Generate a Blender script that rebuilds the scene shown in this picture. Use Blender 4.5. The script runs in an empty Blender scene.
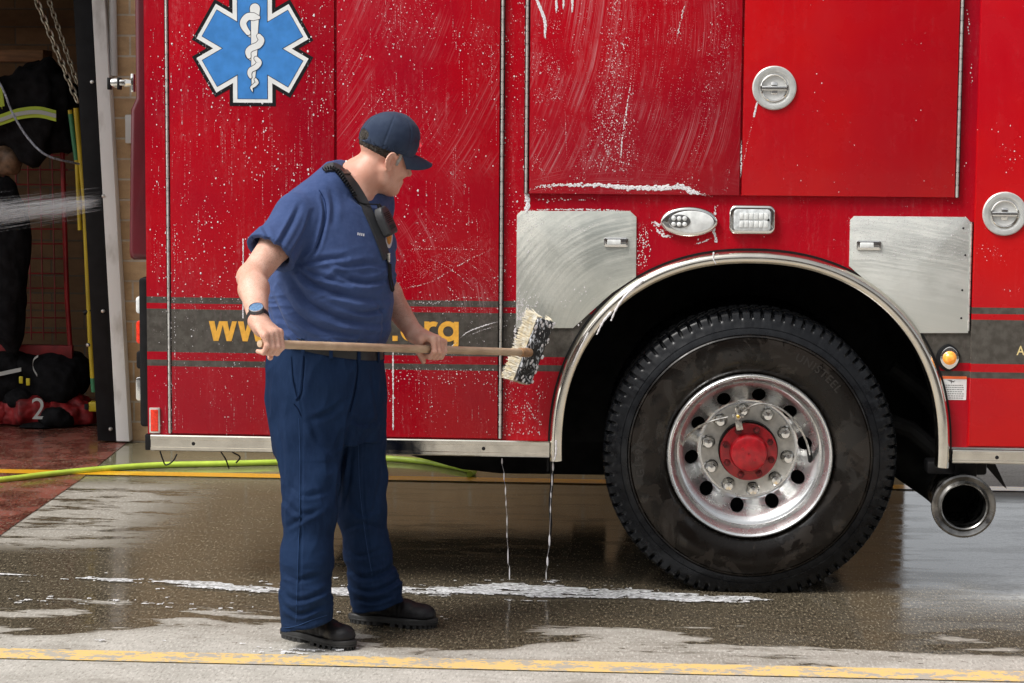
import bpy, bmesh, math, random
import numpy as np
from mathutils import Vector, Matrix
from mathutils.bvhtree import BVHTree
random.seed(7); rng = np.random.default_rng(7)
R = math.radians
SC = bpy.context.scene
COL = SC.collection

# ---------------------------------------------------------------- camera
FPX = 2178.0
PITCH, YAW, ROLL = 5.98, 3.5, 0.42
_c, _s = math.cos, math.sin
def _rx(a): return np.array([[1,0,0],[0,_c(a),-_s(a)],[0,_s(a),_c(a)]])
def _rz(a): return np.array([[_c(a),-_s(a),0],[_s(a),_c(a),0],[0,0,1]])
CAMR = _rz(R(YAW)) @ _rx(R(90-PITCH)) @ _rz(R(ROLL))
WHEEL = np.array([0.0, 0.02, 0.532])
def ray(px, py): return CAMR @ np.array([(px-512)/FPX, -(py-341.5)/FPX, -1.0])
CAMP = WHEEL - ray(748.5, 451.0)*8.0
def at(px, py, Y=0.0):
    """pixel of the photograph -> the world point on the upright plane y = Y"""
    d = ray(px, py); t = (Y-CAMP[1])/d[1]; return Vector(CAMP + d*t)
def on(px, py, z=0.0):
    """pixel -> point on the level plane z"""
    d = ray(px, py); t = (z-CAMP[2])/d[2]; return Vector(CAMP + d*t)
def proj(p):
    q = CAMR.T @ (np.array(p)-CAMP); return (512+FPX*q[0]/-q[2], 341.5-FPX*q[1]/-q[2])
cam = bpy.data.cameras.new('camera'); camo = bpy.data.objects.new('camera', cam); COL.objects.link(camo)
cam.sensor_width = 36; cam.lens = 36*FPX/1024; cam.clip_end = 2000; cam.clip_start = .1
camo.matrix_world = Matrix.Translation(Vector(CAMP)) @ Matrix([list(r) for r in CAMR]).to_4x4()
SC.camera = camo
# ---------------------------------------------------------------- materials
def mat(name, color=(.5,.5,.5), rough=.5, metal=0., spec=.5, coat=0., coat_rough=.05, var=0., vscale=8., vcol=None,
        bump=0., bscale=40., rvar=0., trans=0., emit=None, estr=0., sss=0., stretch=(1,1,1), sheen=0., alpha=1., vedge=None, ior=1.5, bdist=.002):
    m = bpy.data.materials.new(name); m.use_nodes = True
    nt = m.node_tree; b = nt.nodes['Principled BSDF']
    def S(k, v): b.inputs[k].default_value = v
    S('Base Color', (*color, 1)); S('Roughness', rough); S('Metallic', metal); S('Specular IOR Level', spec); S('IOR', ior)
    S('Coat Weight', coat); S('Coat Roughness', coat_rough); S('Transmission Weight', trans); S('Alpha', alpha)
    S('Sheen Weight', sheen)
    if sss: S('Subsurface Weight', sss); S('Subsurface Radius', (1,.35,.2)); S('Subsurface Scale', .008)
    if emit: S('Emission Color', (*emit, 1)); S('Emission Strength', estr)
    if var or bump or rvar:
        tc = nt.nodes.new('ShaderNodeTexCoord'); mp = nt.nodes.new('ShaderNodeMapping')
        nt.links.new(tc.outputs['Object'], mp.inputs['Vector']); mp.inputs['Scale'].default_value = stretch
    if var:
        n = nt.nodes.new('ShaderNodeTexNoise'); n.inputs['Scale'].default_value = vscale; n.inputs['Detail'].default_value = 6
        nt.links.new(mp.outputs[0], n.inputs['Vector'])
        r = nt.nodes.new('ShaderNodeValToRGB'); e = vedge or (.35, .65)
        r.color_ramp.elements[0].position = e[0]; r.color_ramp.elements[1].position = e[1]
        c2 = vcol or tuple(min(1, c*(1+var)) for c in color)
        c1 = color if vcol else tuple(c*(1-var) for c in color)
        r.color_ramp.elements[0].color = (*c1, 1); r.color_ramp.elements[1].color = (*c2, 1)
        nt.links.new(n.outputs['Fac'], r.inputs[0]); nt.links.new(r.outputs[0], b.inputs['Base Color'])
    if rvar:
        n = nt.nodes.new('ShaderNodeTexNoise'); n.inputs['Scale'].default_value = vscale*1.7; n.inputs['Detail'].default_value = 5
        nt.links.new(mp.outputs[0], n.inputs['Vector'])
        q = nt.nodes.new('ShaderNodeMapRange'); q.inputs['From Min'].default_value = .3; q.inputs['From Max'].default_value = .7
        q.inputs['To Min'].default_value = max(0, rough-rvar); q.inputs['To Max'].default_value = min(1, rough+rvar)
        nt.links.new(n.outputs['Fac'], q.inputs[0]); nt.links.new(q.outputs[0], b.inputs['Roughness'])
    if bump:
        n = nt.nodes.new('ShaderNodeTexNoise'); n.inputs['Scale'].default_value = bscale; n.inputs['Detail'].default_value = 4
        nt.links.new(mp.outputs[0], n.inputs['Vector'])
        q = nt.nodes.new('ShaderNodeBump'); q.inputs['Strength'].default_value = bump; q.inputs['Distance'].default_value = bdist
        nt.links.new(n.outputs['Fac'], q.inputs['Height']); nt.links.new(q.outputs[0], b.inputs['Normal'])
    return m
class G:
    """small node-graph writer"""
    def __init__(s, m): s.nt = m.node_tree; s.b = s.nt.nodes['Principled BSDF']
    def n(s, t, **kw):
        x = s.nt.nodes.new(t)
        for k, v in kw.items():
            if k in x.inputs.keys(): s.put(x.inputs[k], v)
            else: setattr(x, k, v)
        return x
    def put(s, sock, v):
        if hasattr(v, 'is_output') or isinstance(v, bpy.types.NodeSocket): s.nt.links.new(v, sock)
        else: sock.default_value = v
    def coord(s, scale=(1,1,1), loc=(0,0,0), rot=(0,0,0)):
        t = s.n('ShaderNodeTexCoord'); m = s.n('ShaderNodeMapping', Scale=scale, Location=loc, Rotation=rot)
        s.nt.links.new(t.outputs['Object'], m.inputs['Vector']); return m.outputs[0]
    def noise(s, vec, scale, detail=5., rough=.55, dist=0.):
        return s.n('ShaderNodeTexNoise', Vector=vec, Scale=scale, Detail=detail, Roughness=rough, Distortion=dist).outputs['Fac']
    def math(s, op, a, b=0., clamp=False):
        x = s.n('ShaderNodeMath', operation=op, use_clamp=clamp); s.put(x.inputs[0], a); s.put(x.inputs[1], b); return x.outputs[0]
    def step(s, v, a, b, lo=0., hi=1.):
        x = s.n('ShaderNodeMapRange', interpolation_type='SMOOTHSTEP'); s.put(x.inputs[0], v)
        for k, q in zip((1,2,3,4), (a,b,lo,hi)): x.inputs[k].default_value = q
        return x.outputs[0]
    def mix(s, f, a, b):
        x = s.n('ShaderNodeMix', data_type='RGBA'); s.put(x.inputs[0], f)
        s.put(x.inputs[6], (*a,1) if isinstance(a, tuple) else a); s.put(x.inputs[7], (*b,1) if isinstance(b, tuple) else b); return x.outputs[2]
    def xyz(s, vec):
        x = s.n('ShaderNodeSeparateXYZ', Vector=vec); return x.outputs
    def bump(s, h, strength=.3, dist=.002, normal=None):
        x = s.n('ShaderNodeBump', Height=h, Strength=strength, Distance=dist)
        if normal is not None: s.nt.links.new(normal, x.inputs['Normal'])
        return x.outputs[0]
    def set(s, **kw):
        for k, v in kw.items(): s.put(s.b.inputs[k.replace('_', ' ')], v)

# ---------------------------------------------------------------- objects
def tag(o, label=None, cat=None, group=None, kind=None):
    if label: o['label'] = label
    if cat: o['category'] = cat
    if group: o['group'] = group
    if kind: o['kind'] = kind
    return o
def empty(name, loc, label=None, cat=None, group=None, parent=None, rot=(0,0,0)):
    o = bpy.data.objects.new(name, None); COL.objects.link(o); o.location = loc; o.rotation_euler = rot
    o.empty_display_size = .1
    if parent: o.parent = parent; o.matrix_parent_inverse = Matrix.Translation(parent.location).inverted() if False else Matrix.Identity(4)
    return tag(o, label, cat, group)
class MB:
    def __init__(s): s.v = []; s.f = []; s.mi = []; s.cur = 0
    def add(s, v, f):
        k = len(s.v); s.v += [tuple(p) for p in v]; s.f += [tuple(i+k for i in q) for q in f]; s.mi += [s.cur]*len(f); return s
    def bm(s, b):
        b.verts.ensure_lookup_table(); b.verts.index_update(); s.add([v.co[:] for v in b.verts], [[v.index for v in f.verts] for f in b.faces]); b.free(); return s
    def box(s, a, c, bev=0., M=None, seg=2):
        b = bmesh.new(); bmesh.ops.create_cube(b, size=1)
        ctr = [(a[i]+c[i])/2 for i in range(3)]; d = [abs(c[i]-a[i]) for i in range(3)]
        for v in b.verts: v.co = Vector([v.co[i]*d[i] for i in range(3)])
        if bev: bmesh.ops.bevel(b, geom=b.edges[:], offset=min(bev, min(d)*.49), segments=seg, profile=.5, affect='EDGES')
        for v in b.verts:
            v.co = v.co + Vector(ctr)
            if M: v.co = M @ v.co
        return s.bm(b)
    def prism(s, poly, y0, y1, bev=0., seg=2):
        """poly: (x,z) outline, extruded from y0 (front) to y1"""
        b = bmesh.new(); vs = [b.verts.new((x, y0, z)) for x, z in poly]; f = b.faces.new(vs)
        if f.normal.y > 0 or (f.normal_update() or f.normal.y > 0): f.normal_flip()
        front = f
        r = bmesh.ops.extrude_face_region(b, geom=[f]); nv = [g for g in r['geom'] if isinstance(g, bmesh.types.BMVert)]
        for v in nv: v.co.y = y1
        b.normal_update()
        if bev:
            es = [e for e in b.edges if all(abs(v.co.y-y0) < 1e-6 for v in e.verts)]
            bmesh.ops.bevel(b, geom=es, offset=bev, segments=seg, profile=.5, affect='EDGES')
        big = [f for f in b.faces if len(f.verts) > 4]
        if big: bmesh.ops.triangulate(b, faces=big)
        bmesh.ops.recalc_face_normals(b, faces=b.faces[:])
        return s.bm(b)
    def tube(s, pts, r, n=12, cap=True, closed=False):
        pts = [Vector(p) for p in pts]; m = len(pts); rr = r if hasattr(r, '__len__') else [r]*m
        rings = []; up = None
        for i, p in enumerate(pts):
            if closed: t = pts[(i+1) % m]-pts[i-1]
            else: t = pts[min(i+1, m-1)]-pts[max(i-1, 0)]
            t.normalize()
            if up is None: up = t.orthogonal().normalized()
            up = (up - t*up.dot(t)).normalized(); w = t.cross(up)
            rings.append([p + (up*math.cos(2*math.pi*k/n) + w*math.sin(2*math.pi*k/n))*rr[i] for k in range(n)])
        v = [q for g in rings for q in g]; f = []
        for i in range(m if closed else m-1):
            j = (i+1) % m
            for k in range(n): f.append((i*n+k, i*n+(k+1) % n, j*n+(k+1) % n, j*n+k))
        if cap and not closed: f.append(tuple(range(n-1, -1, -1))); f.append(tuple((m-1)*n+k for k in range(n)))
        return s.add(v, f)
    def lathe(s, prof, c, n=64, axis='Y', caps=False):
        """prof: (radius, along-axis) ; around the axis through c"""
        v = []; f = []; m = len(prof); c = Vector(c)
        for (r, h) in prof:
            for k in range(n):
                a = 2*math.pi*k/n
                p = (r*math.cos(a), h, r*math.sin(a)) if axis == 'Y' else ((r*math.cos(a), r*math.sin(a), h) if axis == 'Z' else (h, r*math.cos(a), r*math.sin(a)))
                v.append(c+Vector(p))
        for i in range(m-1):
            for k in range(n): f.append((i*n+k, i*n+(k+1) % n, (i+1)*n+(k+1) % n, (i+1)*n+k))
        if caps:
            f.append(tuple(range(n))); f.append(tuple((m-1)*n+k for k in range(n)))
        return s.add(v, f)
    def sweep(s, path, prof, closed=False):
        """path: list of (origin, a, b) frames ; prof: (u, v) -> origin + a*u + b*v"""
        v = []; m = len(prof); f = []
        for (o, a, b) in path:
            for (u, w) in prof: v.append(Vector(o)+Vector(a)*u+Vector(b)*w)
        for i in range(len(path)-1):
            for k in range(m if closed else m-1): f.append((i*m+k, i*m+(k+1) % m, (i+1)*m+(k+1) % m, (i+1)*m+k))
        if closed:
            f.append(tuple(range(m))); f.append(tuple((len(path)-1)*m+k for k in range(m)))
        return s.add(v, f)
    def build(s, name, m, parent=None, smooth=35, loc=None, recalc=True):
        me = bpy.data.meshes.new(name); me.from_pydata(s.v, [], s.f)
        for q in (m if isinstance(m, (list, tuple)) else [m]): me.materials.append(q)
        if any(s.mi): me.polygons.foreach_set('material_index', s.mi)
        if recalc:
            b = bmesh.new(); b.from_mesh(me); bmesh.ops.recalc_face_normals(b, faces=b.faces[:]); b.to_mesh(me); b.free()
        if smooth:
            me.polygons.foreach_set('use_smooth', [True]*len(me.polygons)); me.set_sharp_from_angle(angle=R(smooth))
        me.update()
        o = bpy.data.objects.new(name, me); COL.objects.link(o)
        if parent:
            o.parent = parent; w = wloc(parent)
            me.transform(Matrix.Translation(-w)) ; o.location = (0,0,0)
        elif loc is not None:
            me.transform(Matrix.Translation(-Vector(loc))); o.location = loc
        return o
def pieces(mb, name, m, parent, smooth=35):
    """build every loose piece of mb as an object of its own"""
    par = list(range(len(mb.v)))
    def find(i):
        while par[i] != i: par[i] = par[par[i]]; i = par[i]
        return i
    for f in mb.f:
        for q in f[1:]: par[find(q)] = find(f[0])
    gr = {}
    for f in mb.f: gr.setdefault(find(f[0]), []).append(f)
    for fs in gr.values():
        ids = sorted({q for f in fs for q in f}); mp = {q: k for k, q in enumerate(ids)}
        t = MB(); t.add([mb.v[q] for q in ids], [tuple(mp[q] for q in f) for f in fs]); t.build(name, m, parent, smooth)
def wloc(o):
    w = Vector((0,0,0))
    while o: w += o.location; o = o.parent
    return w
def npmesh(name, v, f, m, parent=None, smooth=True):
    me = bpy.data.meshes.new(name); v = np.asarray(v, np.float32); f = np.asarray(f, np.int32); k = f.shape[1]
    if parent: v = v - np.array(wloc(parent), np.float32)
    me.vertices.add(len(v)); me.vertices.foreach_set('co', v.ravel())
    me.loops.add(f.size); me.loops.foreach_set('vertex_index', f.ravel())
    me.polygons.add(len(f)); me.polygons.foreach_set('loop_start', np.arange(0, f.size, k, dtype=np.int32))
    me.update(calc_edges=True); me.validate()
    me.polygons.foreach_set('use_smooth', [smooth]*len(me.polygons)); me.materials.append(m)
    o = bpy.data.objects.new(name, me); COL.objects.link(o)
    if parent: o.parent = parent
    return o
def rrect(x0, x1, z0, z1, r, n=5):
    pts = []
    for cx, cz, a0 in ((x1-r, z1-r, 0), (x0+r, z1-r, 90), (x0+r, z0+r, 180), (x1-r, z0+r, 270)):
        for i in range(n+1): a = R(a0+90*i/n); pts.append((cx+r*math.cos(a), cz+r*math.sin(a)))
    return pts
def pxz(pts, Y=0.): return [(at(x, y, Y).x, at(x, y, Y).z) for x, y in pts]
def catmull(pts, n=8):
    P = [Vector(p) for p in pts]; P = [P[0]*2-P[1]]+P+[P[-1]*2-P[-2]]; out = []
    for i in range(1, len(P)-2):
        for k in range(n):
            t = k/n; a, b, c, d = P[i-1:i+3]
            out.append(.5*((2*b)+(c-a)*t+(2*a-5*b+4*c-d)*t*t+(3*b-a-3*c+d)*t**3))
    out.append(P[-2]); return out
def text_geo(s, size=1., bold=0., extrude=0., sx=1., spacing=1.):
    """outline letters as (verts in x,y), faces"""
    cu = bpy.data.curves.new('t', 'FONT'); cu.body = s; cu.size = size; cu.offset = bold; cu.extrude = extrude; cu.space_character = spacing; cu.resolution_u = 5
    o = bpy.data.objects.new('t', cu); COL.objects.link(o)
    me = bpy.data.meshes.new_from_object(o.evaluated_get(bpy.context.evaluated_depsgraph_get()))
    v = [(p.co.x*sx, p.co.y, p.co.z) for p in me.vertices]; f = [tuple(q.vertices) for q in me.polygons]
    bpy.data.objects.remove(o); bpy.data.curves.remove(cu); bpy.data.meshes.remove(me)
    return v, f
# ---------------------------------------------------------------- gradient noise on arrays
_P = rng.permutation(256); _P = np.concatenate([_P, _P, _P]); _G3 = rng.normal(size=(256,3)); _G3 /= np.linalg.norm(_G3, axis=1)[:,None]
def perlin(x, y, z):
    x, y, z = np.broadcast_arrays(np.asarray(x, float), np.asarray(y, float), np.asarray(z, float))
    xi, yi, zi = np.floor(x).astype(int), np.floor(y).astype(int), np.floor(z).astype(int); xf, yf, zf = x-xi, y-yi, z-zi
    xi &= 255; yi &= 255; zi &= 255; fd = lambda t: t*t*t*(t*(t*6-15)+10); u, v, w = fd(xf), fd(yf), fd(zf); out = 0
    for i in (0,1):
        for j in (0,1):
            for k in (0,1):
                g = _G3[_P[_P[_P[xi+i]+yi+j]+zi+k]]; d = g[...,0]*(xf-i)+g[...,1]*(yf-j)+g[...,2]*(zf-k)
                out = out + d*(u if i else 1-u)*(v if j else 1-v)*(w if k else 1-w)
    return out*1.5
def fbm(x, y, z, o=3):
    s = 0; a = 1.
    for k in range(o): s = s+a*perlin(x*2**k+7*k, y*2**k, z*2**k+3*k); a *= .5
    return s
def sstep(v, a, b): t = np.clip((v-a)/(b-a), 0, 1); return t*t*(3-2*t)
# ---------------------------------------------------------------- the truck's paint
def paint(name, stripes=True, comb=(), film=.5, base=(.42,.0025,.010), base2=(.33,.002,.013)):
    m = mat(name); g = G(m); c = g.coord()
    n1 = g.noise(c, 1.3, 4); col = g.mix(g.step(n1, .35, .65), base, base2)
    rough = .24
    if stripes:
        z = g.xyz(c)[2]; masks = None
        for a, b in ((1.052,1.0755), (.871,1.031), (.818,.841)):
            k = g.math('MULTIPLY', g.math('GREATER_THAN', z, a), g.math('LESS_THAN', z, b))
            masks = k if masks is None else g.math('MAXIMUM', masks, k)
        grey = g.mix(g.step(g.noise(c, 35, 3), .3, .7), (.062,.055,.047), (.10,.092,.08))
        col = g.mix(masks, col, grey)
    # dried soap film: fine vertical runs and wiped sweeps
    cs = g.coord(scale=(14, 14, 1.1)); run = g.noise(cs, 3., 6, .7)
    fine = g.noise(g.coord(scale=(1,1,.45)), 90, 3, .8)
    big = g.noise(c, 2.1, 3)
    f = g.math('MULTIPLY', g.step(run, .45, .8), g.step(fine, .4, .75))
    f = g.math('MULTIPLY', f, g.step(big, .35, .65, .15, 1.))
    dots = g.n('ShaderNodeTexVoronoi', Vector=c, Scale=170., Randomness=1.)
    d = g.step(dots.outputs['Distance'], .18, .10)
    dsel = g.step(g.noise(c, 9, 4, .7), .5, .72)
    d = g.math('MULTIPLY', d, dsel)
    f = g.math('MAXIMUM', g.math('MULTIPLY', f, .55*film), g.math('MULTIPLY', d, .55*film), True)
    for (cx_, cz_, fr, x0, x1, z0, z1, amt) in comb:       # fans of fine lines left by the brush
        v_ = g.coord(loc=(-cx_,0,-cz_)); ln = g.n('ShaderNodeVectorMath', operation='LENGTH'); g.put(ln.inputs[0], v_); s_ = g.xyz(v_)
        an = g.math('ARCTAN2', s_[2], s_[0]); cb = g.n('ShaderNodeCombineXYZ'); g.put(cb.inputs[0], g.math('MULTIPLY', g.math('ADD', ln.outputs['Value'], g.math('MULTIPLY', g.noise(c, 2., 2), .035)), fr)); g.put(cb.inputs[1], g.math('MULTIPLY', an, 1.3))
        k_ = g.step(g.noise(cb.outputs[0], 1., 5, .75), .48, .72); k_ = g.math('MULTIPLY', k_, g.step(g.noise(c, 4.5, 4, .6), .42, .62)); xx, yy_, zz = g.xyz(c)
        for (q_, a_, b_) in ((xx, x0, x1), (zz, z0, z1)): k_ = g.math('MULTIPLY', k_, g.math('MULTIPLY', g.step(q_, a_, a_+.08), g.step(q_, b_, b_-.08)))
        f = g.math('MAXIMUM', f, g.math('MULTIPLY', k_, amt), True)
    col = g.mix(f, col, (.72,.50,.53))
    rr = g.math('ADD', g.math('MULTIPLY', f, .4), g.step(g.noise(c, 6, 5), .3, .7, rough-.07, rough+.1))
    g.set(Base_Color=col, Roughness=rr, Specular_IOR_Level=.22, Coat_Weight=.08, Coat_Roughness=.06,
          Normal=g.bump(g.noise(c, 2.2, 2), .12, .004, g.bump(fine, .05, .0006)))
    return m
M = {}
M['red'] = paint('red_paint')
M['red_swept'] = paint('red_paint_swept', comb=((-2.25,2.35,170,-.86,-.42,1.50,2.4,.40),(-1.45,2.05,150,-.52,.02,1.50,2.4,.36),(-.45,.15,150,-.83,-.02,1.44,1.60,.34)))
M['red_arcs'] = paint('red_paint_arcs', comb=((-2.6,2.6,150,-1.55,-.88,1.25,2.4,.22),(-1.9,.95,150,-1.5,-.9,1.0,1.6,.32)))
M['red_clean'] = paint('red_paint_clean', film=.12, base=(.53,.006,.007), base2=(.44,.003,.010))
M['red_dark'] = mat('maroon_gloss', (.11,.003,.010), .18, coat=.5, var=.2, vscale=4)
M['black'] = mat('black_rubber_trim', (.007,.007,.008), .5, spec=.25, var=.3, vscale=30)
M['under'] = mat('underbody_black', (.006,.006,.006), .7, spec=.2, var=.4, vscale=14, rvar=.15)
M['chrome'] = mat('chrome', (.78,.77,.74), .10, 1., rvar=.05, vscale=30, bump=.03, bscale=60)
M['hinge'] = mat('hinge_steel_bright', (.72,.71,.67), .3, .7, var=.2, vscale=60)
M['chrome_dirty'] = mat('hinge_steel', (.62,.60,.56), .3, 1., var=.3, vscale=60, rvar=.12)
M['fender'] = mat('polished_fender', (.68,.645,.57), .17, 1., rvar=.08, vscale=12, var=.06, bump=.05, bscale=14)
M['alloy'] = mat('wheel_alloy', (.76,.77,.77), .26, .90, rvar=.05, vscale=9, var=.05)
M['disc_plate'] = mat('wheel_plate', (.62,.60,.55), .45, .4, var=.12, vscale=40, rvar=.1)
M['hub_red'] = mat('hub_red', (.36,.006,.012), .3, coat=.3, var=.25, vscale=40, bump=.25, bscale=90)
M['white_plastic'] = mat('white_lens', (.75,.77,.76), .25, var=.12, vscale=40)
M['gold'] = mat('gold_letters', (.78,.40,.055), .4, var=.1, vscale=70)
M['white'] = mat('decal_white', (.80,.81,.80), .35, var=.04, vscale=30)
M['blue'] = mat('decal_blue', (.055,.235,.60), .3, var=.10, vscale=25)
M['ink'] = mat('decal_black', (.006,.006,.008), .45, spec=.3)
M['orange'] = mat('orange_lens', (.9,.25,.02), .15, coat=.6, emit=(1,.33,.02), estr=.35, var=.35, vcol=(1,.5,.1), vscale=70)
M['reflector'] = mat('red_reflector', (.80,.035,.01), .25, coat=.5, var=.25, vscale=90)
def brushed(name, a, b, wipe):
    m = mat(name); g = G(m); c = g.coord()
    # arcs left by the brush: rings of noise round a point low on the right
    sep = g.xyz(g.coord(loc=(-wipe[0], 0, -wipe[1])))
    ln = g.n('ShaderNodeVectorMath', operation='LENGTH'); g.put(ln.inputs[0], g.coord(loc=(-wipe[0], 0, -wipe[1])))
    rad = g.math('ADD', ln.outputs['Value'], g.math('MULTIPLY', g.noise(c, 4, 2), .03))
    cx = g.n('ShaderNodeCombineXYZ'); g.put(cx.inputs[0], g.math('MULTIPLY', rad, 120.)); g.put(cx.inputs[1], g.math('MULTIPLY', sep[0], 3.))
    arcs = g.noise(cx.outputs[0], 1., 4, .6); big = g.noise(c, 4.5, 4); fine = g.noise(c, 120, 3, .7)
    k = g.math('ADD', g.math('MULTIPLY', g.step(arcs, .35, .7), .42), g.math('MULTIPLY', g.step(big, .3, .7), .62), True)
    k = g.math('MULTIPLY', k, g.step(fine, .2, .7, .65, 1.))
    g.set(Base_Color=g.mix(k, a, b), Roughness=g.step(k, 0, 1, .28, .62), Metallic=g.step(k, 0., 1., .55, .20), Normal=g.bump(fine, .15, .001))
    return m
M['alu_soapy'] = brushed('soapy_aluminium', (.50,.53,.49), (.70,.70,.64), (-.40, .90))
M['alu_wet'] = brushed('wet_aluminium', (.60,.62,.59), (.68,.69,.65), (.2, -1.2))
# tyre
def tyre_mat():
    m = mat('wet_tyre_rubber'); g = G(m); c = g.coord()
    ln = g.n('ShaderNodeVectorMath', operation='LENGTH'); v = g.n('ShaderNodeVectorMath', operation='MULTIPLY'); g.put(v.inputs[0], c); v.inputs[1].default_value = (1,0,1)
    g.put(ln.inputs[0], v.outputs[0]); r = ln.outputs['Value']
    n = g.noise(c, 7, 5, .6, .8)
    inner = g.step(r, .455, .44)
    mud = g.math('MULTIPLY', g.math('MULTIPLY', g.step(n, .50, .535), inner), .85)
    base = g.mix(g.step(g.noise(c, 25, 4), .3, .7), (.005,.0055,.007), (.011,.012,.014))
    base = g.mix(inner, base, (.006,.0045,.0035))
    col = g.mix(mud, base, (.017,.013,.010))
    rg = g.math('ADD', g.step(g.noise(c, 12, 5), .3, .7, .22, .40), g.math('MULTIPLY', mud, .2))
    wetg = g.math('MULTIPLY', inner, g.step(g.noise(g.coord(scale=(1,1,.6)), 9, 5, .65, 1.), .50, .56)); rg = g.math('SUBTRACT', rg, g.math('MULTIPLY', wetg, .12)); g.set(Base_Color=col, Roughness=g.math('MULTIPLY', rg, .85), Specular_IOR_Level=g.math('ADD', .28, g.math('MULTIPLY', wetg, .20)), Normal=g.bump(g.noise(c, 160, 3), .12, .001))
    return m
M['tyre'] = tyre_mat()
M['suds'] = mat('soap_suds', (.80,.78,.80), .35, spec=.5, sss=0., coat=.3)
M['suds_thin'] = mat('soap_film', (.80,.70,.72), .4, alpha=.42)
# ---------------------------------------------------------------- ground, painted lines, unseen asphalt
def ground_mat(name, red=False):
    m = mat(name); g = G(m); c = g.coord(); x, y, z = g.xyz(c)
    warp = g.noise(g.coord(scale=(1.1,3.2,1)), 1., 7, .6, .5)
    patch = g.noise(g.coord(scale=(2.6,8.0,1), loc=(3,1,0)), 1., 9, .70)
    e = g.math('ADD', y, g.math('MULTIPLY', g.math('SUBTRACT', warp, .5), 1.9))
    e = g.math('ADD', e, g.math('MULTIPLY', g.math('SUBTRACT', patch, .5), .7))
    lft = g.step(x, -1.0, -2.1)                       # left of the man the wet edge lies farther in
    e = g.math('SUBTRACT', e, g.math('MULTIPLY', lft, .24))
    wet = g.step(e, -.86, -.78); damp = g.step(e, -1.15, -.80, 0, .55)
    # dry tongue between the apron edge and the tail of the truck
    tongue = g.math('MULTIPLY', g.step(x, -2.25, -2.75), g.math('MULTIPLY', g.step(y, .45, .75), g.step(y, 2.4, 1.9)))
    tongue = g.math('MULTIPLY', tongue, g.step(patch, .40, .50))
    wet = g.math('MULTIPLY', wet, g.math('SUBTRACT', 1., g.math('MULTIPLY', tongue, 1.)))
    spot = g.noise(g.coord(scale=(1,2.2,1)), 14, 4, .6)
    wet = g.math('MAXIMUM', wet, g.math('MULTIPLY', g.step(spot, .655, .675), g.step(y, -1.5, -.9)))
    beyond = g.step(y, 1.9, 2.5)
    grain = g.noise(c, 260, 3, .7); mott = g.noise(c, 5, 6, .6); dirt = g.noise(g.coord(scale=(1,2,1)), 22, 5, .65)
    if red:
        dry = g.mix(g.step(mott, .3, .7), (.34,.060,.035), (.20,.032,.020)); wetc = g.mix(g.step(dirt, .3, .7), (.16,.018,.012), (.09,.011,.008))
        dry = g.mix(g.step(dirt, .52, .75), dry, (.20,.10,.07)); wet = g.step(mott, .35, .6, .5, 1.)
    else:
        dry = g.mix(g.step(mott, .3, .7), (.39,.375,.335), (.50,.48,.435)); wetc = g.mix(g.step(dirt, .25, .75), (.050,.041,.029), (.115,.093,.062))
        dry = g.mix(g.step(dirt, .5, .8, 0, .5), dry, (.26,.24,.20))
        wetc = g.mix(beyond, wetc, (.20,.19,.12)); painted_sun = g.math('MULTIPLY', g.step(y, 1.9, 2.4), g.step(x, .85, 1.15)); wet = g.math('MULTIPLY', wet, g.math('SUBTRACT', 1., painted_sun)); dry = g.mix(painted_sun, dry, (.80,.79,.77))  # open ground at far right whitened to paint in bright outdoor light
    dry = g.mix(g.step(grain, .3, .7, .25, 0.), dry, (.12,.11,.10)); wetc = g.mix(g.step(grain, .3, .7, 0., .35), wetc, (.17,.145,.10))
    if not red: dry = g.mix(damp, dry, (.19,.172,.14))
    # slab joints
    j = None
    for yy in (-.36, .985, -3.2):
        dd = g.math('ABSOLUTE', g.math('SUBTRACT', g.math('ADD', y, g.math('MULTIPLY', g.noise(c, 9, 2), .008)), yy)); k = g.step(dd, .009, .004); j = k if j is None else g.math('MAXIMUM', j, k)
    sp = g.noise(g.coord(scale=(1,.30,1)), 115, 2, .7); wetc = g.mix(g.step(sp, .54, .70, 0, .80), wetc, (.30,.26,.19)); wetc = g.mix(g.step(sp, .46, .36, 0, .85), wetc, (.012,.010,.008)); dry = g.mix(g.step(sp, .55, .68, 0, .65), dry, (.17,.155,.13)); dry = g.mix(g.step(sp, .44, .34, 0, .6), dry, (.62,.60,.55)); smudge = g.noise(g.coord(scale=(1,2.5,1)), 3.2, 6, .7); dry = g.mix(g.step(smudge, .52, .66, 0, .45), dry, (.24,.22,.185))
    painted_glare = g.math('MULTIPLY', g.math('MULTIPLY', g.step(x, .78, 1.05), g.step(y, -.15, .25)), g.step(y, 2.2, 1.7)); painted_glare = g.math('MULTIPLY', painted_glare, g.step(g.noise(g.coord(scale=(1,2,1)), 30, 5, .75), .38, .62, .25, 1.)); wetc = g.mix(painted_glare, wetc, (.62,.62,.60)) if not red else wetc  # wet ground at right mottled pale: sky glare painted into the colour
    col = g.mix(wet, dry, wetc)
    if not red: col = g.mix(g.math('MULTIPLY', j, .6), col, (.05,.045,.038))
    puddle = g.step(g.noise(g.coord(scale=(1.,2.4,1)), 1.6, 6, .6), .40, .56)
    streak = g.step(g.noise(g.coord(scale=(1.,4.5,1), loc=(5,2,0)), 2.2, 7, .66), .42, .50, .25, 1.); puddle = g.math('MULTIPLY', g.math('MAXIMUM', puddle, g.step(y, .1, .7, 0, .75)), streak)
    rw = g.math('SUBTRACT', .22, g.math('MULTIPLY', puddle, .185 if not red else .12))
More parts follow.
